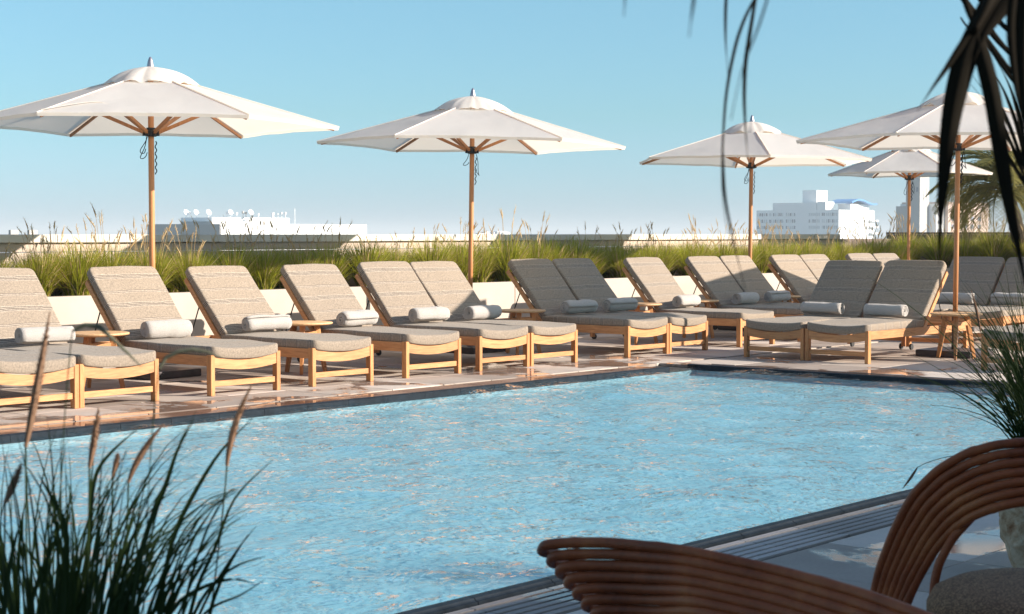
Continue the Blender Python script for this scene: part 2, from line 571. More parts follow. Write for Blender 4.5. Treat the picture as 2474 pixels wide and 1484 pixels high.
def poolfloor_mat():
    m, t, b = mat('pool_mosaic')
    g = coords(t, 'World', (1, 1, 1))
    n = noise_n(t, g, 1.6, 5, 0.6, 0.5)
    br = N(t, 'ShaderNodeTexBrick')
    br.inputs['Scale'].default_value = 20; br.offset = 0
    br.inputs['Color1'].default_value = (0.34, 0.56, 0.63, 1); br.inputs['Color2'].default_value = (0.40, 0.63, 0.70, 1)
    br.inputs['Mortar'].default_value = (0.45, 0.56, 0.60, 1); br.inputs['Brick Width'].default_value = 0.5
    t.links.new(g, br.inputs['Vector'])
    c = mixc(t, 0.8, br.outputs[0], ramp(t, n, [(0.35, (0.62, 0.80, 0.86)), (0.65, (1, 1, 1))]), 'MULTIPLY')
    t.links.new(c, b.inputs['Base Color'])
    b.inputs['Roughness'].default_value = 0.4
    return m


M_pfloor = poolfloor_mat()
M_waterline_refl = simple('waterline_tile', (0.24, 0.34, 0.39), 0.3, 10, 0.3, 0.1, kind='World')  # tile colour darkened to carry the reflection band under the kerb
M_city = simple('city_ground', (0.22, 0.21, 0.20), 0.9, 0.01, 0.3, 0.0, kind='World')
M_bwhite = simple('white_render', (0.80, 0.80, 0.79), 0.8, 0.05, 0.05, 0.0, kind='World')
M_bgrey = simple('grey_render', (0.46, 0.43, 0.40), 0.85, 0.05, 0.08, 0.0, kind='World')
M_bpink = simple('pink_render', (0.62, 0.46, 0.38), 0.85, 0.05, 0.08, 0.0, kind='World')
M_glass = simple('far_window', (0.20, 0.20, 0.23), 0.25, 0.3, 0.5, 0.0, kind='World')
M_blind = simple('far_window_pale', (0.52, 0.54, 0.55), 0.4, 0.3, 0.3, 0.0, kind='World')
M_blue = simple('blue_metal_roof', (0.08, 0.26, 0.55), 0.5, 0.1, 0.1, 0.0, kind='World')
M_shade_wall = simple('shade_wall_render', (0.34, 0.28, 0.23), 0.85, 0.8, 0.1, 0.2, kind='World')

# ------------------------------------------------------------------ ground, terrace, pool
g = MB(); g.add([(-15000, -15000, -22), (15000, -15000, -22), (15000, 15000, -22), (-15000, 15000, -22)], [(0, 1, 2, 3)])
tag(g.build('city_ground', M_city), kind='structure')

PU0, PU1, PV0, PV1 = -4.0, 14.75, 4.33, 10.2          # water sheet
WZ = -0.022
# roof slab under everything, in four strips round the pool
sl = MB()
GZ = -0.03
sl.box(-8, 33, PV1+0.002, 15.9, -0.6, GZ)
sl.box(-8, 33, -8, PV0-0.002, -0.6, GZ)
sl.box(PU1+0.002, 33, PV0-0.002, PV1+0.002, -0.6, GZ)
sl.box(-8, PU0, PV0-0.002, PV1+0.002, -0.6, GZ)
sl.box(-8, 33, -8, 15.9, -22, -1.6)
slab = sl.build('terrace_slab', M_grout)
tag(slab, kind='structure')

ps = MB()
D0 = -0.10
ps.box(PU0-0.1, PU1+0.1, PV0-0.1, PV1+0.1, D0-0.1, D0)
ps.box(PU0-0.1, PU0, PV0-0.1, PV1+0.1, D0, GZ-0.02)
ps.box(PU1, PU1+0.1, PV0-0.1, PV1+0.1, D0, GZ-0.02)
ps.box(PU0, PU1, PV0-0.1, PV0, D0, GZ-0.02)
ps.box(PU0, PU1, PV1, PV1+0.1, D0, GZ-0.02)
tag(ps.build('pool_basin', M_pfloor), kind='structure')
ws = MB()  # waterline tiles, also standing in for the dark reflection below the kerb
ws.box(PU0, PU1-0.012, PV1-0.010, PV1-0.001, D0+0.001, GZ-0.021)
ws.box(PU0, PU1-0.012, PV0+0.001, PV0+0.010, D0+0.001, GZ-0.021)
ws.box(PU1-0.010, PU1-0.001, PV0+0.012, PV1-0.012, D0+0.001, GZ-0.021)
tag(ws.build('waterline_reflection_tiles', M_waterline_refl), kind='structure')


def build_water():
    st = 0.03
    us = np.arange(2.6, PU1+st*0.5, st); us[-1] = PU1
    vs = np.arange(PV0, PV1+st*0.5, st); vs[-1] = PV1
    U, V = np.meshgrid(us, vs, indexing='ij')
    rs = np.random.RandomState(3)
    Z = np.zeros_like(U)
    for i in range(70):
        L = 0.16*(2.1/0.16)**(rs.rand())**1.0
        k = 2*math.pi/L
        a = rs.normal(math.radians(62), 0.75)
        amp = 0.0052*L**1.05
        ph = rs.rand()*6.28
        # slowly meandering phase so crests are broken
        wob = 0.8*np.sin(U*rs.uniform(0.3, 1.1)+rs.rand()*6)+0.8*np.sin(V*rs.uniform(0.4, 1.3)+rs.rand()*6)
        mod = 0.55+0.45*np.sin(U*rs.uniform(0.4, 1.6)+V*rs.uniform(-1.5, 1.5)+rs.rand()*6)
        Z += amp*mod*np.sin(k*(U*math.cos(a)+V*math.sin(a))+ph+wob*1.3)
    Z *= 0.85
    n0, n1 = U.shape
    co = np.stack([U, V, Z+WZ], -1).reshape(-1, 3)
    idx = np.arange(n0*n1).reshape(n0, n1)
    q = np.stack([idx[:-1, :-1], idx[1:, :-1], idx[1:, 1:], idx[:-1, 1:]], -1).reshape(-1, 4)
    me = bpy.data.meshes.new('pool_water')
    me.vertices.add(len(co)); me.vertices.foreach_set('co', co.ravel())
    me.loops.add(q.size); me.loops.foreach_set('vertex_index', q.ravel())
    me.polygons.add(len(q)); me.polygons.foreach_set('loop_start', np.arange(0, q.size, 4))
    me.polygons.foreach_set('loop_total', np.full(len(q), 4))
    me.polygons.foreach_set('use_smooth', np.ones(len(q), dtype=bool))
    me.update(); me.validate()
    me.materials.append(M_water)
    o = link('pool_water', me)
    b2 = bmesh.new(); b2.from_mesh(me)
    vs_ = [b2.verts.new(p) for p in ((PU0, PV0, WZ), (2.6-0.001, PV0, WZ), (2.6-0.001, PV1, WZ), (PU0, PV1, WZ))]
    b2.faces.new(vs_); b2.to_mesh(me); b2.free()
    tag(o, kind='structure')


build_water()

# pavers: each is a part of the terrace
TS = 0.67; GAP = 0.008
tb = MB(); tb.box(-TS/2+GAP/2, TS/2-GAP/2, -TS/2+GAP/2, TS/2-GAP/2, GZ, 0.0)
tile_me = tb.mesh('paver', M_tile, bevel=0.0015)
terr = empty('terrace_paving'); tag(terr, kind='structure')
cells = []
V_NEAR = 3.87; V_LEFT = 10.66; U_FAR = 15.06
i = 0
for iu in range(-14, 50):
    u = 6.65 + TS*iu + TS/2
    if u-TS/2 < 1.5 or u > 31: continue
    for iv in range(0, 12):
        cells.append((u, V_NEAR-TS*(iv+0.5), 1))
    if u > 4.5:
        for iv in range(0, 6):
            cells.append((u, V_LEFT+TS*(iv+0.5), 1))
for iu in range(0, 20):
    for iv in range(0, 10):
        u = U_FAR+TS*(iu+0.5); v = V_NEAR+TS*(iv+0.5)
        if v+TS/2 < V_LEFT+0.3: cells.append((u, v, 0))
# the side runs beyond the far edge are laid on the same grid
seen = []
for u, v, fl in cells:
    d = CR.x*u+CR.y*v; f = CF.x*u+CF.y*v
    vis = f > 1 and abs(d/f) < 0.34
    seen.append((0 if vis else 1, math.hypot(u, v), u, v))
seen.sort()
nt_ = 0; rest = MB()
for k, (hid, d, u, v) in enumerate(seen):
    if k < 290 and not hid:
        o = link('paver', tile_me, terr, (u, v, rnd.uniform(-0.0012, 0.0012)))
    else:
        rest.box(u-TS/2+GAP/2, u+TS/2-GAP/2, v-TS/2+GAP/2, v+TS/2-GAP/2, GZ, 0)
r_ = rest.build('far_pavers', M_tile, terr); tag(r_, kind='stuff')

# overflow grate and glazed kerb round the pool
grate = empty('overflow_grate'); tag(grate, kind='structure')
kerb = empty('pool_kerb'); tag(kerb, kind='structure')
PIT = 0.46


def grate_panel(width, m_=None):
    m = MB(); nb = 6; bw = (width-0.03)/nb
    for k in range(nb):
        m.box(-PIT/2+0.003, PIT/2-0.003, 0.015+bw*k, 0.015+bw*k+bw-0.019, -0.014, -0.002)
    return m.mesh('grate_panel', m_ or M_grate, bevel=0.001)


gp = grate_panel(0.355)
gp2 = grate_panel(0.355, M_grate2)
grate_far = grate_panel(0.21, M_grate2)


def kerb_seg():
    m = MB()
    prof = [(0.0, -0.06), (0.0, 0.004), (0.012, 0.009), (0.035, 0.012), (0.06, 0.010), (0.064, 0.005), (0.070, 0.000), (0.080, -0.001), (0.080, -0.028)]
    a = -PIT/2+0.002; b = PIT/2-0.002
    vs = [(a, y, z) for y, z in prof]+[(b, y, z) for y, z in prof]; n = len(prof)
    fs = [(i+1, i, n+i, n+i+1) for i in range(n-1)]
    fs += [tuple(range(n)), tuple(range(2*n-1, n-1, -1))]
    m.add(vs, fs)
    return m.mesh('kerb_tile', M_curb)


ks = kerb_seg()
for i in range(-10, 19):
    u = 6.45+PIT*i+PIT/2
    # near side: kerb profile faces the water (+v), mirrored by a half turn
    link('kerb_tile', ks, kerb, (u+0.1, PV0+0.0, 0), (0, 0, math.pi))
    link('grate_panel', gp, grate, (u, PV0-0.080-0.36, 0))
for i in range(-2, 24):
    u = 4.17+PIT*i+PIT/2
    if u+PIT/2 > PU1: continue
    link('kerb_tile', ks, kerb, (u, PV1, 0))
    link('grate_panel', gp2, grate, (u, PV1+0.085, 0))
for i in range(0, 13):
    v = PV1+0.1-PIT*i-PIT/2
    link('kerb_tile', ks, kerb, (PU1, v, 0), (0, 0, -R(90)))
    link('grate_panel', grate_far, grate, (PU1+0.085, v, 0), (0, 0, -R(90)))
cs = MB(); cs.box(PU1+0.0, PU1+0.31, PV1+0.0, PV1+0.46, -0.028, 0.0)
link('corner_paver', cs.mesh('corner_paver', M_tile), terr)

# ------------------------------------------------------------------ planter walls, parapet
def block(name, dims, m, label=None, cat=None, bevel=0.008, kind=None, parent=None):
    b = MB(); b.box(*dims)
    o = b.build(name, m, parent, bevel=bevel)
    if label or cat or kind: tag(o, label, cat, None, kind)
    return o


pl = empty('planter_wall', (16, 14.5, 0))
tag(pl, 'low cream plaster planter wall running behind the long row of loungers', 'planter wall')
x0 = 5.0
k = 0
for xe in (10.9, 16.8, 22.7, 28.62):
    b = MB(); b.box(x0+0.002-16, xe-0.002-16, 0.0, 0.16, -0.001, 0.765)
    b.build('wall_panel', M_plaster, pl, bevel=0.008); x0 = xe
so = MB(); so.add([(5-16, 0.16, 0.70), (28.6-16, 0.16, 0.70), (28.6-16, 1.25, 0.70), (5-16, 1.25, 0.70)], [(0, 1, 2, 3)])
so.build('soil', M_soil, pl)

pe = empty('end_planter_wall', (28.8, 9, 0))
tag(pe, 'low planter wall across the far end of the terrace behind the last loungers', 'planter wall')
b = MB(); b.box(0, 0.16, -7, 6.72, 0, 0.765); b.build('wall_panel', M_plaster, pe, bevel=0.008)
b = MB(); b.add([(0.16, -7, 0.7), (1.5, -7, 0.7), (1.5, 6.7, 0.7), (0.16, 6.7, 0.7)], [(0, 1, 2, 3)]); b.build('soil', M_soil, pe)

pp = empty('parapet_wall', (16, 15.75, 0))
tag(pp, 'pale roof parapet with overhanging coping behind the planter grasses', 'parapet')
b = MB(); b.box(-12, 11.4, 0, 0.25, -22, 1.196); b.box(-12, 11.4, 0.012, 0.25, 1.204, 1.30); b.build('wall', M_para, pp, bevel=0.003)
cx0 = -12
for xe in (-5.6, -2.28, 1.6, 5.5, 9.4, 11.4):
    b = MB(); b.box(cx0+0.004, xe-0.004, -0.035, 0.32, 1.302, 1.392)
    b.build('coping_stone', M_coping, pp, bevel=0.006); cx0 = xe
b = MB(); b.box(0, 0.25, 0, 14, -22, 1.385); b.box(-0.03, 0.28, 0, 14, 1.387, 1.43)
o = b.build('brown_boundary_wall', M_dark_wall, None, bevel=0.006)
o.location = (30.6, 2.5, 0)
tag(o, 'dark brown boundary wall behind the grasses at the far right end', 'wall')
b = MB(); b.box(0, 3.4, 0, 0.25, -22, 1.30)
o = b.build('brown_return_wall', M_dark_wall, None, bevel=0.006); o.location = (27.45, 16.3, 0)
tag(o, 'short dark wall just past the end of the pale parapet', 'wall')

# unseen wall added right of the camera, shaped to shade the near chairs
hb = empty('added_shade_wall', (0, -3.2, 0))
tag(hb, 'added brown shade wall along the near terrace, outside the right edge of the picture', 'building')
b = MB(); b.box(-10, 17, -4, 0, -0.001, 3.25); b.build('wall', M_shade_wall, hb)
b = MB(); b.box(-10.2, 17.2, -4, 0.12, 3.252, 3.4); b.build('shade_wall_cornice', M_shade_wall, hb)
for xx in (-6, -2, 2, 6, 10, 14):
    b = MB(); b.box(xx, xx+2.4, -0.02, 0.04, 0.02, 2.3); b.build('shade_wall_pane', M_glass, hb, bevel=0.01)


# ------------------------------------------------------------------ loungers
LW = 0.785


def puff(w_, l_, t_, seed, sag=0.0, cr=0.06, crown=0.008, thick_front=0.0):
    """soft cushion: rounded slab with slight waviness, x across, y along 0..l, z 0..t"""
    def lines(L, n):
        e = [0, 0.004, 0.012, 0.024, 0.040]
        mid = [0.07+(L-0.14)*i/n for i in range(n+1)]
        return e+mid+[L-q for q in reversed(e)]
    xs = lines(w_, 9); ys = lines(l_, 20)
    nx, ny = len(xs)-1, len(ys)-1
    me = bmesh.new()
    top = []; bot = []
    for lay, arr in ((1, top), (0, bot)):
        for j in range(ny+1):
            row = []
            for i in range(nx+1):
                x = xs[i]-w_/2; y = ys[j]
                ex = min(x+w_/2, w_/2-x); ey = min(y, l_-y)
                rr = t_*0.24
                def edge(e): return 0 if e >= rr else rr-math.sqrt(max(0, rr*rr-(rr-e)**2))
                dz = max(edge(ex), edge(ey)) if min(ex, ey) < rr else 0
                dz = math.hypot(edge(ex), edge(ey)) if (ex < rr and ey < rr) else dz
                dz = min(dz, t_*0.48)
                nz = noise.noise(Vector((x*2.2, y*2.2, seed)))*0.010+noise.noise(Vector((x*6, y*5, seed+9)))*0.003
                cv = crown*(1-(2*x/w_)**2)
                if lay: z = t_-dz+nz+cv
                else: z = dz*0.7
                # rounded plan corners
                kx = x; ky = y
                if ex < cr and ey < cr:
                    sx = 1 if x > 0 else -1; sy = 1 if y > l_/2 else -1
                    ccx = sx*(w_/2-cr); ccy = (l_-cr) if sy > 0 else cr
                    v = Vector((x-ccx, y-ccy)); m_ = max(abs(v.x), abs(v.y))
                    if v.length > 1e-6: v = v*(m_/v.length)
                    kx = ccx+v.x; ky = ccy+v.y
                z += sag*((2*x/w_)**2-1)*max(0, 1-y/0.5) if sag else 0
                z += noise.noise(Vector((x*3, 0.3, seed+3)))*0.006
                row.append(me.verts.new((kx, ky+noise.noise(Vector((x*4, y*3, seed+5)))*0.004, z)))
            arr.append(row)
    for j in range(ny):
        for i in range(nx):
            me.faces.new((top[j][i], top[j][i+1], top[j+1][i+1], top[j+1][i]))
            me.faces.new((bot[j][i], bot[j+1][i], bot[j+1][i+1], bot[j][i+1]))
    for j in range(ny):
        me.faces.new((bot[j][0], top[j][0], top[j+1][0], bot[j+1][0]))
        me.faces.new((top[j][nx], bot[j][nx], bot[j+1][nx], top[j+1][nx]))
    for i in range(nx):
        me.faces.new((bot[0][i], bot[0][i+1], top[0][i+1], top[0][i]))
        me.faces.new((top[ny][i], top[ny][i+1], bot[ny][i+1], bot[ny][i]))
    for f in me.faces: f.smooth = True
    bmesh.ops.recalc_face_normals(me, faces=me.faces)
    m = bpy.data.meshes.new('cushion'); me.to_mesh(m); me.free(); m.materials.append(M_fab)
    return m


seat_ms = [puff(LW-0.02, 1.36, 0.088, s*3.7, 0.040) for s in range(5)]
back_ms = [puff(LW-0.02, 0.885, 0.076, s*5.1+40) for s in range(5)]
HY, HZ = 1.30, 0.375
BA = math.atan2(0.64, 0.57)


def towel_mesh(seed, ln=0.50, r=0.084):
    r2 = random.Random(seed)
    turns = 3.4; n = 74; nl = 12
    th = 0.017
    ph = r2.uniform(0, 6.28)
    m = MB(); prof_o = []; prof_i = []
    for i in range(n+1):
        t = i/n; a = ph+turns*2*math.pi*t
        rr = 0.010+(r-0.012)*t**0.9
        prof_o.append((rr+th*0.48, a)); prof_i.append((rr-th*0.48+0.001, a))
    vs = []
    for j in range(nl+1):
        x = (j/nl-0.5)*ln
        pinch = 1-0.05*r2.random()-0.10*abs(2*j/nl-1)**6
        for k, (ro, a) in enumerate(prof_o+prof_i):
            q = 1+0.15*noise.noise(Vector((x*5, a*0.35, seed)))+0.03*noise.noise(Vector((x*16, math.cos(a)*2, math.sin(a)*2+seed)))
            tele = 0.016*math.sin(seed)*(1-ro/r)*(1 if j > nl/2 else -1) if j in (0, nl) else 0
            sq = 0.93 if math.sin(a) < 0 else 1.0
            vs.append((x+tele+0.004*noise.noise(Vector((a, ro*30, seed+j))), ro*pinch*q*math.cos(a), ro*pinch*q*math.sin(a)*sq))
    N2 = 2*(n+1); fs = []
    for j in range(nl):
        for i in range(n):
            a = j*N2+i; b = a+N2
            fs.append((a, a+1, b+1, b))
            a2 = a+n+1; b2 = b+n+1
            fs.append((a2+1, a2, b2, b2+1))
        a = j*N2+n; fs.append((a, a+n+1, a+n+1+N2, a+N2))
    for j in (0, nl):
        for i in range(n):
            a = j*N2+i
            f = (a, a+n+1, a+n+2, a+1)
            fs.append(f if j == 0 else f[::-1])
    m.add(vs, fs)
    return m.mesh('rolled_towel', M_towel, smooth=True)


towel_ms = [towel_mesh(s+1, 0.50+0.03*math.sin(s*2.1), 0.083+0.004*math.cos(s*3)) for s in range(5)]


def make_lounger():
    root = empty('sun_lounger')
    hw = LW/2
    lx, ly = 0.044, 0.062
    leg = MB(); leg.box(-lx/2, lx/2, 0, ly, 0.0, 0.355)
    lme = leg.mesh('leg', M_teak_z, bevel=0.003)
    for s in (-1, 1): link('leg', lme, root, (s*(hw-lx/2), 0, 0))
    rl = MB(); rl.box(-lx/2, lx/2, 0, 0.06, 0.035, 0.258)
    rme = rl.mesh('rear_leg', M_teak_z, bevel=0.003)
    wl = MB(); wl.tube([(-0.012, 0, 0), (0.012, 0, 0)], 0.036, 14)
    wme = wl.mesh('wheel', M_wheel, smooth=False)
    for s in (-1, 1):
        o = link('rear_leg', rme, root, (s*(hw-lx/2), 2.32, 0))
        link('wheel', wme, o, (-s*(lx/2+0.014), 0.03, 0.037))
    # curved front apron
    ap = MB(); n = 16; vs = []
    for i in range(n+1):
        x = -hw+lx+(LW-2*lx)*i/n; q = 1-(x/hw)**2
        zt = 0.350-0.052*q; zb = 0.255-0.040*q
        vs += [(x, 0.006, zb), (x, 0.006, zt), (x, 0.040, zt), (x, 0.040, zb)]
    fs = []
    for i in range(n):
        a = i*4; b_ = a+4
        fs += [(a+1, a, b_, b_+1), (a+2, a+1, b_+1, b_+2), (a+3, a+2, b_+2, b_+3), (a, a+3, b_+3, b_)]
    fs += [(0, 1, 2, 3), (n*4+3, n*4+2, n*4+1, n*4)]
    ap.add(vs, fs); ap.build('front_apron', M_teak_x, root)
    st = MB(); st.box(-hw+lx-0.003+0.003, hw-lx, 0.018, 0.046, 0.078, 0.127)
    st.build('stretcher', M_teak_x, root, bevel=0.002)
    st = MB(); st.box(-hw+lx, hw-lx, 2.335, 2.36, 0.10, 0.15)
    st.build('stretcher', M_teak_x, root, bevel=0.002)
    sr = MB(); sr.box(-0.015, 0.015, ly+0.001, 2.385, 0.258, 0.348)
    sme = sr.mesh('side_rail', M_teak_y, bevel=0.003)
    for s in (-1, 1): link('side_rail', sme, root, (s*(hw-0.017), 0, 0))
    er = MB(); er.box(-hw+0.035, hw-0.035, 2.35, 2.382, 0.262, 0.345); er.build('end_rail', M_teak_x, root, bevel=0.002)
    pf = MB(); pf.box(-hw+0.036, hw-0.036, 0.18, 1.28, 0.315, 0.340); pf.build('seat_platform', M_teak_x, root)
    # backrest frame
    d = Vector((0, math.cos(BA), math.sin(BA))); nrm = Vector((0, -math.sin(BA), math.cos(BA)))
    a = Vector((0, HY, HZ-0.02)); L = 0.80
    br = MB(); br.beam(a-d*0.05, a+d*L, 0.030, 0.050, up=nrm)
    bme = br.mesh('back_rail', M_teak_y, bevel=0.003)
    for s in (-1, 1): link('back_rail', bme, root, (s*(hw-0.016), 0, 0))
    for k in range(5):
        p = a+d*(0.05+k*0.175)
        q = MB(); q.beam(p+Vector((-hw+0.032, 0, 0)), p+Vector((hw-0.032, 0, 0)), 0.06, 0.018, up=nrm)
        q.build('back_slat', M_teak_x, root)
    stt = MB()
    for s in (-1, 1):
        stt.tube([a+d*0.50+Vector((s*(hw-0.04), 0, 0))-nrm*0.02, Vector((s*(hw-0.04), 1.82, 0.33))], 0.0065, 8)
    stt.tube([Vector((-(hw-0.04), 1.82, 0.33)), Vector((hw-0.04, 1.82, 0.33))], 0.0065, 8)
    stt.build('back_strut', M_black, root)
    link('seat_cushion', seat_ms[0], root, (0, -0.015, 0.345))
    o = link('back_cushion', back_ms[0], root)
    p = a+d*0.005+nrm*0.030
    o.location = p; o.rotation_euler = (BA, 0, 0)
    return root


proto = make_lounger()
used = [False]


def lounger(u, v, rz, label, group, dn=0.0):
    if not used[0]: o = proto; used[0] = True
    else: o = copy_tree(proto)
    o.location = (u, v, 0); o.rotation_euler = (0, 0, rz+dn)
    for c in o.children:
        b = c.name.split('.')[0]
        if b == 'seat_cushion': c.data = rnd.choice(seat_ms)
        elif b == 'back_cushion':
            c.data = rnd.choice(back_ms); c.rotation_euler = (BA+rnd.uniform(-0.014, 0.016), 0, rnd.uniform(-0.006, 0.006))
    tag(o, label, 'sun lounger', group)
    return o


def towel(u, v, rz, label, group, dy=1.07):
    o = link('rolled_towel', rnd.choice(towel_ms))
    ca, sa = math.cos(rz), math.sin(rz)
    dx = rnd.uniform(-0.03, 0.03)
    dy += rnd.uniform(-0.03, 0.02)
    o.location = (u+dx*ca-dy*sa, v+dx*sa+dy*ca, 0.452+0.076)
    o.rotation_euler = (rnd.uniform(-0.6, 0.6), 0, rz+rnd.uniform(-0.11, 0.11))
    tag(o, label, 'towel', group)
    return o


FV = 11.4
GL = 'sun loungers along the planter'
row = [  # left edge u, label of the lounger, label of its towel
    (7.08, 'lounger at the left edge, only its cushion foot in view', None),
    (7.88, 'lounger with the leftmost backrest, cut by the left edge', 'rolled towel cut by the left edge of the picture'),
    (9.19, 'lounger standing between the leftmost table and the leftmost parasol pole', 'rolled towel just right of the leftmost round table'),
    (10.37, 'lounger just right of the leftmost parasol pole, second table at its right', 'rolled towel just left of the second round table'),
    (11.58, 'single sunlit lounger to the right of the second round table from the left', 'rolled towel just right of the second round table'),
    (12.68, 'left lounger of the sunlit pair before the middle parasol', 'rolled towel on the left lounger of the pair before the middle parasol'),
    (13.49, 'lounger before the middle parasol pole, shade edge falling on its back', 'rolled towel on the right lounger beside the middle parasol pole'),
    (15.19, 'left lounger of the shaded pair right of the middle parasol and third table', 'rolled towel nearest right of the third round table'),
    (16.0, 'lounger right of the middle parasol, second of the shaded pair, fourth table beyond', 'rolled towel nearest left of the fourth round table'),
    (17.45, 'single half shaded lounger between the fourth and the fifth round table', 'rolled towel between the fourth and the fifth round table'),
    (18.86, 'left lounger of the shaded pair standing left of the slim third parasol pole', 'rolled towel nearest right of the fifth round table'),
    (19.66, 'right lounger of the shaded pair directly left of the slim third parasol pole', 'rolled towel just left of the sixth round table'),
    (20.98, 'left lounger of the bright sunlit pair just right of the slim third parasol pole', 'rolled towel on the bright lounger right of the sixth round table'),
    (21.78, 'right lounger of the bright sunlit pair just right of the slim third parasol pole', 'rolled towel on the second bright lounger, mostly hidden by the grey loungers'),
    (23.2, 'lounger, left of the far two whose back tops show above the dark pair', None),
    (24.0, 'lounger, right of the far two whose back tops show above the dark pair', None),
]
for i, (u, lab, tl) in enumerate(row):
    dn = rnd.uniform(-0.010, 0.010)
    lounger(u+LW/2, FV+rnd.uniform(-0.02, 0.02), 0, 'teak ' + lab, GL, dn)
    if tl: towel(u+LW/2, FV, 0, 'pale grey ' + tl, 'rolled towels on the loungers')

GR = 'sun loungers facing along the far pool end'
RZ = -R(90)
rr_ = [
    (16.12, 10.48-LW/2, 'left lounger of the dark shaded pair at the far end of the pool', 'pale rolled towel on the left dark lounger at the pool end'),
    (16.10, 9.67-LW/2, 'right lounger of the dark pair at the pool end, table beside it', 'sagging pale rolled towel on the right one of the two dark loungers'),
    (16.15, 7.62-LW/2, 'nearest right lounger at the right edge, foot end seen behind the tall grass', None),
    (20.1, 10.78-LW/2, 'left lounger of the second dark pair behind the right parasol pole', 'pale rolled towel directly behind the right parasol pole'),
    (20.1, 9.97-LW/2, 'right lounger of the second dark pair, cut by the right edge of the picture', 'pale rolled towel cut by the right edge behind the parasol pole'),
]
for u, v, lab, tl in rr_:
    lounger(u, v, RZ, 'teak ' + lab, GR, rnd.uniform(-0.005, 0.005))
    if tl: towel(u, v, RZ, tl, 'rolled towels on the loungers')


# ------------------------------------------------------------------ side tables
def make_table():
    root = empty('side_table')
    t = MB()
    r = 0.285
    prof = [(0.0, 0.487), (r-0.03, 0.487), (r-0.004, 0.497), (r, 0.505), (r-0.004, 0.513), (r-0.012, 0.516), (0.0, 0.516)]
    t.lathe(prof, 40); t.build('table_top', M_top, root, smooth=False)
    for k in range(3):
        a = k*2*math.pi/3
        p1 = Vector((0.13*math.cos(a), 0.13*math.sin(a), 0.487)); p0 = Vector((0.225*math.cos(a), 0.225*math.sin(a), 0.0))
        m = MB(); m.beam(p0, p1, 0.030, 0.040, up=(math.cos(a), math.sin(a), 0.001), w2=0.055, h2=0.05)
        m.build('leg', M_teak_z, root, bevel=0.003)
        a2 = a+2*math.pi/3
        q = lambda ang, z: Vector((math.cos(ang), math.sin(ang), 0))*(0.225-0.095*z/0.487)+Vector((0, 0, z))
        m = MB(); m.beam(q(a, 0.40), q(a2, 0.40), 0.024, 0.045)
        m.build('apron', M_teak_x, root)
    return root


tproto = make_table(); first = True
for (u, v, az, lab) in [
    (8.93, 12.66, 76, 'round teak side table at the left, between the leftmost two loungers'),
    (11.36, 12.60, 100, 'round teak side table second from the left, right of a towel end'),
    (14.83, 12.70, 88, 'round teak side table to the right of the middle parasol pole'),
    (17.19, 12.74, 84, 'small round teak table fourth from the left, before a half shaded lounger'),
    (18.57, 12.80, 90, 'small round teak table fifth from the left, before the shaded pair'),
    (20.62, 12.78, 95, 'farthest small round teak table near the slim third parasol pole'),
    (17.42, 8.52, 205, 'round teak side table standing in front of the right parasol pole'),
]:
    o = tproto if first else copy_tree(tproto); first = False
    o.location = (u, v, 0); o.rotation_euler = (0, 0, R(az)); tag(o, lab, 'side table', 'round side tables between the loungers')


